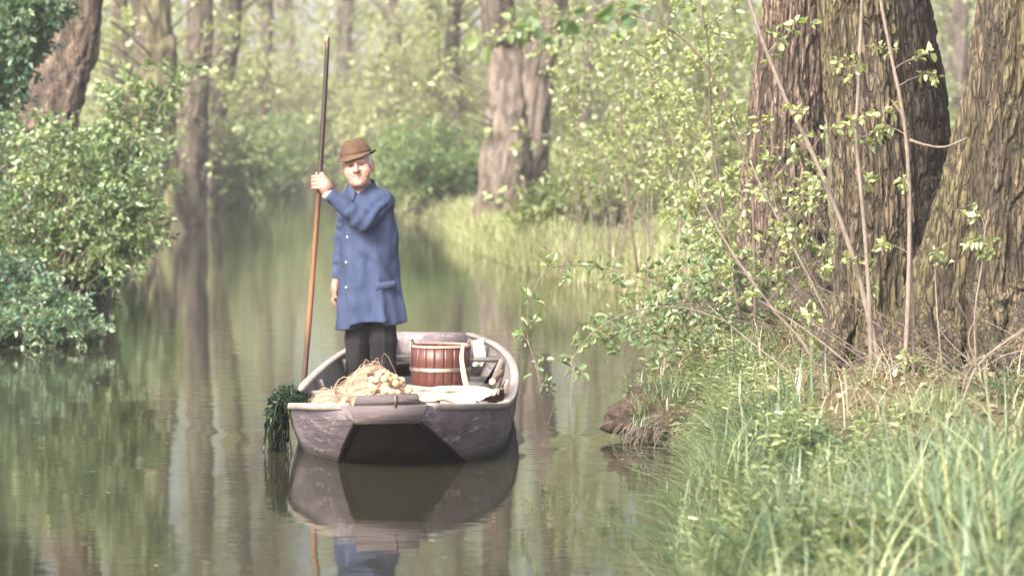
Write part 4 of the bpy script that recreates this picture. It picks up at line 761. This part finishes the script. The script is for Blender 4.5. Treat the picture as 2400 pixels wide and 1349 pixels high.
# wooden tub: staves, hoops, ear handles
tub = empty('wooden_tub', (-.463, 19.32, .0805), label='red brown wooden stave tub with pale hoop beside the man', cat='tub'); n = 20
A = Acc(); a0, a1 = -PI/n+.002, PI/n-.002; H_ = .325
ring = lambda z, ro, ri: [(ro*math.cos(t), ro*math.sin(t), z) for t in (a0, a0*.6, a0*.2, a1*.2, a1*.6, a1)]+[(ri*math.cos(t), ri*math.sin(t), z) for t in (a1, a0)]
A.loft(np.array([ring(0, .182, .164), ring(.11, .1905, .172), ring(.22, .195, .177), ring(H_, .1985, .181)]), True, True, True); sme = A.mesh('stave'); sme.materials.append(M['stave_wood'])
for i in range(n):
    o = bpy.data.objects.new('stave', sme); COL.objects.link(o); o.parent = tub; o.rotation_euler = (0, 0, 2*PI*i/n); o.location = (0, 0, R.uniform(0, .004))
def ringmesh(name, mat, z0, z1, r0, r1, th, par):
    A = Acc(); a = np.linspace(0, 2*PI, 64, endpoint=False); rr = []
    for (r_, z_) in ((r0, z0), (r1, z1), (r1-th, z1), (r0-th, z0), (r0, z0)): rr.append(np.stack([r_*np.cos(a), r_*np.sin(a), np.full(64, z_)], -1))
    A.loft(np.array(rr)); return A.build(name, mat, par, True)
ringmesh('hoop', 'metal', .165, .190, .1985, .1995, .006, tub); ringmesh('hoop', 'metal', .030, .052, .1895, .191, .006, tub)
ringmesh('rim', 'stave_edge', H_-.006, H_+.008, .2035, .2040, .026, tub)
A = Acc(); a = np.linspace(0, 2*PI, 40, endpoint=False); A.add(np.concatenate([np.stack([.176*np.cos(a), .176*np.sin(a), np.full(40, .03)], -1), [[0, 0, .03]]]), None, [[i, (i+1) % 40, 40] for i in range(40)]); A.build('tub_bottom', 'stave_wood', tub)
for ang in (PI+.45, -.20):
    A = Acc(); ca, sa = math.cos(ang), math.sin(ang); A.tubes(np.array([(.206*ca, .206*sa, .19), (.212*ca, .212*sa, .27), (.212*ca, .212*sa, .36), (.200*ca, .200*sa, .372), (.186*ca, .186*sa, .33)]), np.full(5, .006), 8); A.build('ear', 'metal', tub, True)
# flat wooden slat leaning on the tub
sl_ = empty('wooden_stake', at(1092, 900, 18.95), label='pale flat wooden stake leaning upright against the tub', cat='stake'); A = Acc()
L = smooth_line([at(1094, 908, 18.95)-np.array(sl_.location), at(1086, 870, 19.0)-np.array(sl_.location), at(1082, 835, 19.07)-np.array(sl_.location), at(1086, 806, 19.10)-np.array(sl_.location)], 16)
A.loft(np.array([[p_+np.array((dx*k_, dy, 0)) for dx, dy in ((-.016, -.007), (.016, -.007), (.016, .007), (-.016, .007))] for p_, k_ in zip(L, np.interp(np.linspace(0, 1, 16), [0, .5, .85, 1], [1.15, .9, .75, .5]))]), True, True, True); A.build('shaft', 'pale_wood', sl_)
# white cloth behind the thwart
wc = empty('white_cloth', (-.26, 20.66, .12), label='white cloth hanging behind the thwart right of the tub', cat='cloth'); A = Acc()
gx, gy = np.meshgrid(np.linspace(0, 1, 14), np.linspace(0, 1, 22)); c_ = np.array(wc.location)
V = np.stack([-.285+.075*gx+.03*gy+.015*np.sin(gy*5), 20.62+.016*np.sin(gx*9+gy*3)+.02*gy, .175+.175*gy+.02*gx*gy], -1)-c_; ii = np.arange(gx.size).reshape(gx.shape)
Q = np.stack([ii[:-1, :-1], ii[:-1, 1:], ii[1:, 1:], ii[1:, :-1]], -1); A.add(V, Q); A.add(V+np.array([0, .004, 0]), Q[:, ::-1]); A.build('cloth', 'white_cloth', wc, True)
# water weed slung over the left gunwale
R = rng(1100); Yw = 16.62; ed = np.array((bx0(Yw)-np.interp(Yw, ST[:, 0], ST[:, 1])-.02, Yw, .285))
wd = empty('water_weed', ed, label='dark green water weed slung over the left gunwale', cat='water weed'); A = Acc(); A2 = Acc(); n = 90
s_ = np.stack([R.uniform(.03, .15, n), R.normal(0, .09, n), R.uniform(-.05, .02, n)], -1); t_ = np.stack([R.normal(-.045, .035, n), s_[:, 1]+R.normal(0, .05, n), -R.uniform(.03, .20, n)], -1)
top_ = np.stack([R.normal(-.01, .03, n), (s_[:, 1]+t_[:, 1])/2, R.uniform(.06, .16, n)], -1); Pw = bez(s_, top_, t_, 9)
A.tubes(Pw, np.broadcast_to(R.uniform(.0025, .0065, n)[:, None], (n, 9)), 4, tint=np.clip(R.normal(.32, .22, n), 0, 1))
ls = Pw[:, 1:8].reshape(-1, 3); ls = np.concatenate([ls, ls+R.normal(0, .012, ls.shape)]); A.leaves(ls, rand_dir(R, len(ls))+np.array([0, 0, -.5]), rand_dir(R, len(ls)), R.uniform(.03, .07, len(ls)), .012, np.clip(R.normal(.3, .25, len(ls)), 0, 1), 'quad'); A.build('fronds', 'weed_mat', wd)
n = 34; s_ = np.stack([R.normal(-.055, .022, n), R.normal(0, .05, n), R.uniform(-.1, .02, n)], -1); t_ = s_+np.stack([R.normal(.005, .02, n), R.normal(0, .03, n), np.full(n, -.27)+R.uniform(-.08, .06, n)], -1)
A2.tubes(bez(s_, (s_+t_)/2+R.normal(0, .02, (n, 3)), t_, 7), np.broadcast_to(R.uniform(.003, .006, n)[:, None], (n, 7)), 4, tint=np.clip(R.normal(.2, .15, n), 0, 1)); ls = bez(s_, (s_+t_)/2, t_, 7).reshape(-1, 3); A2.leaves(ls, rand_dir(R, len(ls))+np.array([0, 0, -1.2]), rand_dir(R, len(ls)), .05, .010, np.clip(R.normal(.2, .2, len(ls)), 0, 1), 'quad'); A2.build('hanging_strands', 'weed_mat', wd)

# ------------------------------------------------------------------ the pole
top = at(767, 88, 20.04); bot = at(715, 890, 20.04); dirp = unit((bot-top)[None])[0]; end = top+dirp*(np.linalg.norm(bot-top)+.95)
A = Acc(); pt = np.linspace(0, 1, 40); L = top+(end-top)*pt[:, None]; L = L+np.stack([.012*np.sin(pt*4.2+.3)-.006*pt, 0*pt, 0*pt], -1)
g_ = np.interp(pt, [0, .05, .26, .33, .42, .57, .63, 1], [.86, 1, .95, .72, .55, .50, .06, 0.0])
A.tubes(L[None]-end, (np.interp(pt, [0, 1], [.0165, .0200])+.0012*vnoise(np.stack([pt*25, pt*0, pt*0], -1), 71))[None], 14); A.c[0] = np.repeat(g_, 14)
pole = empty('punting_pole', end, label='long brown wooden punting pole held upright by the man', cat='pole'); A.build('shaft', 'pole_wood', pole, True)
A = Acc(); A.tubes(np.array([top+(end-top)*-.004, top+(end-top)*.012])-end, np.array([.0172, .0176]), 14); A.build('top_sleeve', 'stave_edge', pole, True)

# ------------------------------------------------------------------ the man
def surfnets(f, lo, hi, h):
    lo = np.asarray(lo, float); n = np.ceil((np.asarray(hi)-lo)/h).astype(int)+1
    ax = [lo[i]+h*np.arange(n[i]) for i in range(3)]; G = f(np.stack(np.meshgrid(*ax, indexing='ij'), -1))
    c = [(i, j, k) for i in (0, 1) for j in (0, 1) for k in (0, 1)]; m = n-1; sub = lambda o: G[o[0]:o[0]+m[0], o[1]:o[1]+m[1], o[2]:o[2]+m[2]]
    vals = {o: sub(o) for o in c}; neg = sum((vals[o] < 0).astype(int) for o in c); act = (neg > 0) & (neg < 8)
    idc = np.argwhere(act); acc = np.zeros((len(idc), 3)); cnt = np.zeros(len(idc)); V8 = {o: vals[o][act] for o in c}
    for a in c:
        for d in range(3):
            if a[d] == 0:
                b_ = list(a); b_[d] = 1; b_ = tuple(b_); g0, g1 = V8[a], V8[b_]; x = (g0 < 0) != (g1 < 0)
                t = g0[x]/(g0[x]-g1[x]); p_ = np.tile(np.array(a, float), (x.sum(), 1)); p_[:, d] = t; acc[x] += p_; cnt[x] += 1
    V = lo+h*(idc+acc/cnt[:, None]); num = -np.ones(m, int); num[act] = np.arange(len(idc)); Q = []
    for d in range(3):
        e1, e2 = (d+1) % 3, (d+2) % 3; s0 = [slice(None)]*3; s1 = [slice(None)]*3; s0[d] = slice(0, -1); s1[d] = slice(1, None)
        A_ = G[tuple(s0)] < 0; B_ = G[tuple(s1)] < 0; e = np.argwhere(A_ != B_); e = e[(e[:, e1] > 0) & (e[:, e2] > 0) & (e[:, e1] < m[e1]) & (e[:, e2] < m[e2])]
        fl = A_[tuple(e.T)]; u1 = np.zeros(3, int); u1[e1] = 1; u2 = np.zeros(3, int); u2[e2] = 1
        q = np.stack([num[tuple((e-a_).T)] for a_ in (u1*0, u1, u1+u2, u2)], -1); q[~fl] = q[~fl][:, ::-1]; Q.append(q)
    return V, np.concatenate(Q)
def cap(P, a, b_, ra, rb=None):
    a = np.asarray(a, float); b_ = np.asarray(b_, float); rb = ra if rb is None else rb; d = b_-a; t = np.clip(((P-a)@d)/(d@d), 0, 1); return np.linalg.norm(P-a-t[..., None]*d, axis=-1)-(ra+(rb-ra)*t)
def ell(P, c, r):
    r = np.asarray(r, float); q = P-np.asarray(c, float); k0 = np.linalg.norm(q/r, axis=-1); k1 = np.linalg.norm(q/r**2, axis=-1); return k0*(k0-1)/np.maximum(k1, 1e-6)
def smin(a, b_, k): h = np.maximum(k-np.abs(a-b_), 0)/k; return np.minimum(a, b_)-h*h*k*.25
def smax(a, b_, k): return -smin(-a, -b_, k)
man = empty('person', ((870-1200)/345., 20.29, .0805), label='elderly man in brown hat and long blue work coat standing in the boat', cat='person')
# head in its own frame (front = -y)
def head_sdf(P):
    x = np.abs(P[..., 0]); S = np.stack([x, P[..., 1], P[..., 2]], -1)
    d = ell(P, (0, .014, .035), (.078, .096, .086)); d = smin(d, ell(P, (0, -.030, -.036), (.066, .066, .088)), .03)
    d = smin(d, ell(P, (0, -.048, -.088), (.046, .042, .034)), .035); d = smin(d, ell(S, (.044, -.058, -.036), (.028, .030, .030)), .03)
    d = smin(d, cap(S, (0, -.086, .021), (.040, -.076, .020), .013, .010), .018)
    d = smin(d, cap(P, (0, -.090, .014), (0, -.116, -.030), .009, .0155), .014); d = smin(d, ell(S, (.014, -.100, -.035), (.010, .012, .009)), .010)
    d = smax(d, -ell(S, (.031, -.100, .003), (.017, .014, .010)), .012)
    d = smin(d, ell(S, (.031, -.080, .002), (.014, .011, .010)), .004)
    d = smin(d, cap(S, (0, -.094, -.072), (.018, -.088, -.071), .0075, .005), .012)
    d = smax(d, -cap(S, (0, -.104, -.0635), (.025, -.092, -.065), .0045, .003), .006)
    d = smax(d, -cap(S, (.023, -.104, -.036), (.036, -.092, -.060), .0022, .0018), .008)
    d = smin(d, ell(P, (0, -.084, -.103), (.022, .016, .015)), .018)
    d = smin(d, ell(S, (.083, .016, -.006), (.011, .023, .036)), .010); d = smax(d, -ell(S, (.094, .008, -.002), (.007, .012, .020)), .006)
    return smin(d, cap(P, (0, .012, -.06), (0, .045, -.19), .054, .058), .03)+.0018*vnoise(P*np.array([70, 70, 140.]), 81)
HS = 1.19
def rotm(yaw, pitch, roll): return np.array(Matrix.Rotation(roll, 3, 'Y')@Matrix.Rotation(yaw, 3, 'Z')@Matrix.Rotation(pitch, 3, 'X'))
HC = np.array((-.088, -.062, 1.478)); HR = rotm(math.radians(-3), math.radians(-3), math.radians(-7))
hx = lambda V, s_=HS: (np.asarray(V)*s_)@HR.T+HC
HV, HQ = surfnets(head_sdf, (-.105, -.14, -.17), (.105, .125, .135), .0036)
sx = np.abs(HV[:, 0]); gauss = lambda c, r: np.exp(-((sx-c[0])**2+(HV[:, 1]-c[1])**2+(HV[:, 2]-c[2])**2)/r**2)
ht = np.clip(.5+.26*gauss((0, -.118, -.03), .020)+.24*gauss((.046, -.085, -.035), .022)+.20*gauss((.09, .016, -.006), .03)-.50*gauss((.031, -.088, .003), .016)-.42*np.exp(-((HV[:, 2]+.0650)/.0042)**2)*(sx < .028)*(HV[:, 1] < -.07)-.22*gauss((.030, -.098, -.046), .008)-.18*gauss((0, -.1, -.083), .008), 0, 1)  # nose, cheeks, ears redder; shade of eye sockets and mouth creases painted in
body = Acc(); body.add(hx(HV), HQ, tint=ht)
# the body under the clothes
SH_L = np.array((.078, -.03, 1.240)); EL_L = np.array((-.040, -.235, 1.110)); WR_L = np.array((-.285, -.262, 1.300))
SH_R = np.array((-.150, .075, 1.245)); EL_R = np.array((-.195, .10, .985)); WR_R = np.array((-.232, .045, .700))
def body_sdf(P):
    d = ell(P, (-.012, .0, 1.10), (.15, .125, .24)); d = smin(d, ell(P, (0, 0, .84), (.15, .13, .17)), .08)
    d = smin(d, cap(P, (-.055, -.015, 1.25), (-.085, -.045, 1.42), .060, .056), .05)
    for a, e, w_ in ((SH_L, EL_L, WR_L), (SH_R, EL_R, WR_R)): d = smin(d, cap(P, a, e, .052, .042), .04); d = smin(d, cap(P, e, w_, .042, .029), .03)
    for s_, y_ in ((-.085, .03), (.085, -.02)): d = smin(d, cap(P, (s_, y_*.5, .80), (s_*1.05, y_, .45), .078, .058), .05); d = smin(d, cap(P, (s_*1.05, y_, .45), (s_*1.1, y_+.02, .07), .052, .036), .03)
    return d
V, Q = surfnets(body_sdf, (-.36, -.34, .02), (.26, .24, 1.46), .011); body.add(V, Q, tint=.5)
# hands
pole_at = lambda z: (top+(end-top)*((top[2]-(z+man.location[2]))/(top[2]-end[2])))-np.array(man.location)
GZ = 1.372; gp = pole_at(GZ); pax = unit((top-end)[None])[0]
def grip_sdf(Q_):
    P = (Q_-gp)/1.18
    d = ell(P, (.026, -.030, -.004), (.036, .020, .044)); d = smin(d, ell(P, (.050, -.020, -.026), (.030, .024, .028)), .03)
    for i, (z_, r_) in enumerate(((.031, .0118), (.0105, .0125), (-.0105, .0122), (-.0305, .0110))):
        k = [(.012, -.036, z_), (-.020-.004*(i in (1, 2)), -.034, z_-.002), (-.030, .002, z_-.005), (-.018, .029, z_-.006), (.010, .027, z_-.006)]
        f = np.minimum.reduce([cap(P, k[j], k[j+1], r_*(1-.05*j), r_*(1-.05*(j+1))) for j in range(4)]); d = smin(d, f, .0075)
    th = smin(cap(P, (.044, -.014, .012), (.024, -.012, .043), .0155, .0130), cap(P, (.024, -.012, .043), (-.006, .012, .046), .012, .0100), .008)
    d = smin(d, th, .012)
    return smin(d, cap(P, (.048, -.018, -.026), (WR_L-gp)/1.18*.9+np.array([.0, 0, 0]), .027, .028), .025)*1.18
V, Q = surfnets(grip_sdf, gp-np.array((.08, .10, .11)), gp+np.array((.13, .08, .10)), .0034); body.add(V, Q, tint=np.clip(.58+.25*vnoise(V*30, 83)+.3*np.exp(-((V[:, 0]-gp[0]+.045)/.02)**2), 0, 1))
hb = WR_R
def hang_sdf(Q_):
    P = (Q_-hb)/1.15
    d = ell(P, (-.012, -.010, -.055), (.022, .036, .045)); d = smin(d, cap(P, (0, 0, .03), (-.006, -.004, -.03), .027, .026), .02)
    for y_, L_, r_ in ((-.036, .066, .0098), (-.014, .076, .0104), (.008, .070, .010), (.028, .056, .0088)):
        a = np.array((-.016, y_, -.080)); b_ = a+np.array((-.008, -.002, -L_*.5)); c_ = b_+np.array((.014, 0, -L_*.36)); e_ = c_+np.array((.020, .002, -L_*.2))
        d = smin(d, np.minimum.reduce([cap(P, a, b_, r_, r_*.95), cap(P, b_, c_, r_*.95, r_*.88), cap(P, c_, e_, r_*.88, r_*.75)]), .006)
    t = smin(cap(P, (-.008, -.036, -.035), (-.010, -.058, -.068), .013, .0115), cap(P, (-.010, -.058, -.068), (-.004, -.060, -.100), .011, .009), .005)
    return smin(d, t, .012)*1.15
V, Q = surfnets(hang_sdf, hb-np.array((.07, .10, .205)), hb+np.array((.07, .07, .05)), .0034); body.add(V, Q, tint=np.clip(.64+.25*vnoise(V*30, 84), 0, 1))
body.build('body', 'skin', man, True)
# coat
CT = np.array([(.34, .010, .0, .246, .215), (.45, .008, .0, .236, .206), (.60, -.004, .0, .216, .190), (.80, -.014, .0, .205, .180), (1.0, -.016, .0, .187, .168), (1.14, -.014, .005, .188, .162), (1.23, -.018, .008, .172, .142), (1.29, -.032, .006, .135, .112), (1.335, -.048, -.006, .092, .088), (1.40, -.060, -.02, .070, .075)])
def coat_sdf(P):
    z = P[..., 2]; I = lambda k: np.interp(z, CT[:, 0], CT[:, k]); cx, cy, rx_, ry_ = I(1), I(2), I(3), I(4); x = P[..., 0]-cx; y = P[..., 1]-cy; th = np.arctan2(y, x)
    lowf = np.clip((1.05-z)/.65, 0, 1)**1.2; shp = lambda q_: 1-2*np.abs(np.sin(q_/2)); fold = lowf*(-.002+.016*shp(6*th+2.2*vnoise(np.stack([th*.8, z*2, z*0], -1), 91)+1.0)+.005*np.sin(12*th+3*z+1.7))
    dg = z*15+x*17+3*vnoise(np.stack([x*6, y*6, z*5], -1), 96); fold = fold+.010*fbm(np.stack([x*9+z*3, y*9, z*6-x*5], -1), 92, 2)+.010*np.maximum(shp(dg), -.3)*np.exp(-((z-.95)/.20)**2)
    pl = np.exp(-((th+2.42)/.035)**2)*.004+np.where((th > -2.42) & (th < -1.2), .003, 0)      # front edge of the coat
    d = (np.sqrt((x/rx_)**2+(y/ry_)**2)-1)*np.minimum(rx_, ry_)-fold-pl
    d = smax(d, z-1.365, .03); hem = .372+(P[..., 0]+.22)*.11+.012*np.sin(3*th+.6)+.02*(th > -2.42)*(th < -1.0)
    d = smax(d, hem-z, .012)
    wr = .0055*fbm(P*np.array([19, 19, 19]), 93, 3)
    la = smin(cap(P, SH_L, EL_L, .076, .066), cap(P, EL_L, WR_L+(EL_L-WR_L)*.07, .067, .050), .03)
    tl_ = np.clip(((P-EL_L)@(WR_L-EL_L))/((WR_L-EL_L)@(WR_L-EL_L)), -1, 1); la = la+.0055*np.sin(26*tl_+6*vnoise(P*7, 94))*np.exp(-(tl_/.45)**2)+wr
    la = smax(la, ((P-WR_L)@unit((WR_L-EL_L)[None])[0])+.012, .008)
    ra = smin(cap(P, SH_R, EL_R, .072, .060), cap(P, EL_R, WR_R, .060, .048), .03)+wr+.004*np.sin(z*70+4*vnoise(P*8, 95)); ra = smax(ra, (WR_R[2]+.015)-z, .008)
    sh = smin(ell(P, SH_L+np.array((-.02, .0, .005)), (.090, .088, .066)), ell(P, SH_R+np.array((.02, 0, .005)), (.085, .08, .066)), .05)
    d = smin(d, sh, .06); return np.minimum(smin(smin(d, la, .028), ra, .02), 1)
V, Q = surfnets(coat_sdf, (-.40, -.37, .32), (.30, .26, 1.40), .0078); A = Acc(); A.add(V, Q); coat = A.build('coat', 'coat_blue', man, True)
# collar and lapels: a folded band round the neck
A = Acc(); rings = []
for j, u in enumerate(np.linspace(0, 1, 40)):
    a = math.radians(-118-285*u); rx_, ry_ = .088, .084; c = np.array((-.060, -.018, 1.318)); dn = np.array((math.cos(a), math.sin(a), 0)); drop = .045*max(0, math.sin((u-.5)*PI)**2*2-1)
    back = .022*(1-abs(2*u-1))
    q = [c+dn*np.array((rx_*.86, ry_*.86, 0))+np.array((0, 0, .048+back-drop*.6)), c+dn*np.array((rx_*1.0, ry_*1.0, 0))+np.array((0, 0, .056+back-drop*.6)), c+dn*np.array((rx_*1.26, ry_*1.26, 0))+np.array((0, 0, .008-drop*1.8)), c+dn*np.array((rx_*1.20, ry_*1.20, 0))+np.array((0, 0, -.002-drop*1.8))]; rings.append(q)
A.loft(np.array(rings), True, True, True); A.build('collar', 'coat_blue', man, True)
# shirt collar and dark pullover in the neck opening
A = Acc(); V, Q = surfnets(lambda P: smax(smax(np.abs(cap(P, (-.058, -.02, 1.26), (-.078, -.040, 1.40), .074, .064))-.005, P[..., 2]-(1.372+.2*(P[..., 1]+.05)), .004), -(ell(P, (-.095, -.14, 1.372), (.030, .07, .050))), .006), (-.17, -.13, 1.24), (.05, .08, 1.42), .005); A.add(V, Q); A.build('shirt_collar', 'shirt_grey', man, True)
A = Acc(); V, Q = surfnets(lambda P: ell(P, (-.086, -.060, 1.272), (.060, .040, .068)), (-.18, -.14, 1.18), (.02, .0, 1.38), .006); A.add(V, Q); A.build('pullover', 'sweater_dark', man, True)
# shirt cuff
A = Acc(); dwr = unit((WR_L-EL_L)[None])[0]; A.tubes(np.array([WR_L-dwr*.05, WR_L+dwr*.014]), np.array([.041, .0425]), 20); A.build('shirt_cuff', 'shirt_grey', man, True)
for z_ in (1.17, 1.0, .83, .66):
    I = [np.interp(z_, CT[:, 0], CT[:, k]) for k in range(1, 5)]; a = -2.34; c = np.array((I[0]+I[2]*math.cos(a), I[1]+I[3]*math.sin(a), z_)); nrm_ = unit(np.array((math.cos(a)/I[2], math.sin(a)/I[3], 0))[None])[0]
    A = Acc(); A.tubes(np.array([c+nrm_*.004, c+nrm_*.016]), np.array([.0072, .0066]), 12); A.build('button', 'button', man)
# pocket flap
A = Acc(); rr = []
for a in np.linspace(-1.35, -.62, 12):
    row = []
    for z_, off in ((.70, -.004), (.70, .002), (.655, .004), (.65, -.004)):
        I = [np.interp(z_, CT[:, 0], CT[:, k]) for k in range(1, 5)]; row.append((I[0]+(I[2]+off+.010)*math.cos(a), I[1]+(I[3]+off+.010)*math.sin(a), z_+.02*(a+1)))
    rr.append(row)
A.loft(np.array(rr), True, True, True); A.build('pocket_flap', 'coat_blue', man, True)
# trousers and shoes
def tro_sdf(P):
    z = P[..., 2]; d = np.full(P.shape[:-1], 1.)
    for s_, y_ in ((-.088, .035), (.082, -.035)):
        l_ = cap(P, (s_, y_*.4, .62), (s_*1.02, y_, .30), .098, .088); l_ = smin(l_, cap(P, (s_*1.02, y_, .30), (s_*1.08, y_+.01, .035), .088, .083), .03)
        l_ = l_-.007*np.exp(-((P[..., 0]-s_*1.03-.01)/.012)**2)*(P[..., 1] < y_)-.006*fbm(np.stack([P[..., 0]*10, P[..., 1]*10, z*5], -1), 97, 2); d = np.minimum(smin(d, l_, .012), d)
    return smax(d, .028-z, .006)
V, Q = surfnets(tro_sdf, (-.23, -.19, .0), (.23, .20, .66), .0085); A = Acc(); A.add(V, Q); A.build('trousers', 'trouser_black', man, True)
for s_, y_ in ((-.095, .045), (.09, -.025)):
    V, Q = surfnets(lambda P: smax(smin(ell(P, (s_-.03, y_-.085, .035), (.052, .115, .046)), ell(P, (s_, y_+.01, .05), (.048, .06, .06)), .03), .003-P[..., 2], .004), (s_-.13, y_-.24, -.01), (s_+.10, y_+.12, .13), .006); A = Acc(); A.add(V, Q); A.build('shoe', 'leather', man, True)
# hat
m = 56; a = np.arange(m)*2*PI/m; ca, sa = np.cos(a), np.sin(a); fr = np.clip(-sa, 0, 1); bk = np.clip(sa, 0, 1); sd = np.abs(ca)
def hring(rx_, ry_, z_): return np.stack([rx_*ca, ry_*sa+.004, np.broadcast_to(z_, (m,))], -1)
bo = lambda k: np.stack([(.084+.028*k)*ca, (.103+.032*k+.010*k*fr)*sa+.004, .052-.024*k*fr-.004*k+.014*k*sd**2*(1-fr)+.006*k*bk], -1)
cre = lambda k: k*np.exp(-(ca/.45)**2)
hr = [bo(.1)-np.array([0, 0, .004]), bo(.6)-np.array([0, 0, .004]), bo(1)-np.array([0, 0, .003]), bo(1.02), bo(.6), bo(.12), hring(.083, .102, .056), hring(.0845, .103, .075), hring(.078, .094, .098), hring(.068-.006*fr, .082, .120), hring(.056-.012*fr, .068, .137+.004*sd), hring(.042-.010*fr, .050, .142-cre(.010)+.006*sd), hring(.024, .034, .132-cre(.012)), hring(.005, .010, .118)]
HR2 = rotm(math.radians(-22), math.radians(-4), math.radians(-13)); A = Acc(); hv = np.array(hr); hv = hv+(.0025*fbm(hv*22, 99, 2))[..., None]; A.loft((hv*HS)@HR2.T+HC+np.array((0, .004, .010)), True, False, True); A.build('hat', 'hat_felt', man, True)
A = Acc(); A.loft((np.array([hring(.0855, .1045, .058), hring(.0865, .1055, .060), hring(.0868, .1055, .074), hring(.0855, .1040, .076)])*HS)@HR2.T+HC+np.array((0, .004, .010))); hb_ = A.build('hat_band', 'hat_felt', man, True)
# hair, brows, eyes
def hair_sdf(P): return smax(smax(smax(ell(P, (0, .018, .030), (.0825, .098, .088)), P[..., 2]-.062, .006), -.045-P[..., 2]-.3*np.clip(P[..., 1], -.05, .1), .01), -(P[..., 1]+.028+.012*vnoise(P*60, 85)), .008)+.0015*vnoise(P*120, 86)
V, Q = surfnets(hair_sdf, (-.1, -.08, -.10), (.1, .13, .08), .0042); A = Acc(); A.add(hx(V), Q); A.build('hair', 'hair_white', man, True)
for s_ in (-1, 1):
    A = Acc(); A.tubes(hx(np.array([(s_*.016, -.0935, .0165), (s_*.031, -.0935, .0205), (s_*.046, -.084, .0165)])), np.array([.0042, .005, .003]), 6); A.build('eyebrow', 'shirt_grey', man, True)
    A = Acc(); A.tubes(hx(np.array([(s_*.0205, -.0865, .0005), (s_*.026, -.0905, .0015), (s_*.034, -.0908, .0012), (s_*.0415, -.0865, -.0010)])), np.array([.0012, .0034, .0034, .0012])*HS, 6); A.build('eye', 'eye_dark', man, True)
print('man', round(time.time()-T0, 1))

# ------------------------------------------------------------------ the hazy air over the canal
USE_HAZE = True
if USE_HAZE:
    A = Acc(); A.box((0, 320, 13.2), (1100, 800, 29.4)); hz_ = A.build('haze', 'net_fibre'); hz_.data.materials.clear()
    b = NB('haze_air'); pv = b.n('ShaderNodeVolumePrincipled'); pv.inputs['Density'].default_value = .0010; pv.inputs['Color'].default_value = (1.0, .99, .94, 1); pv.inputs['Anisotropy'].default_value = .2
    b.l(pv.outputs[0], b.out.inputs['Volume']); hz_.data.materials.append(M['haze_air']); tag(hz_, 'thin bright haze hanging between the trees', 'haze', kind='stuff')
print('total', round(time.time()-T0, 1))
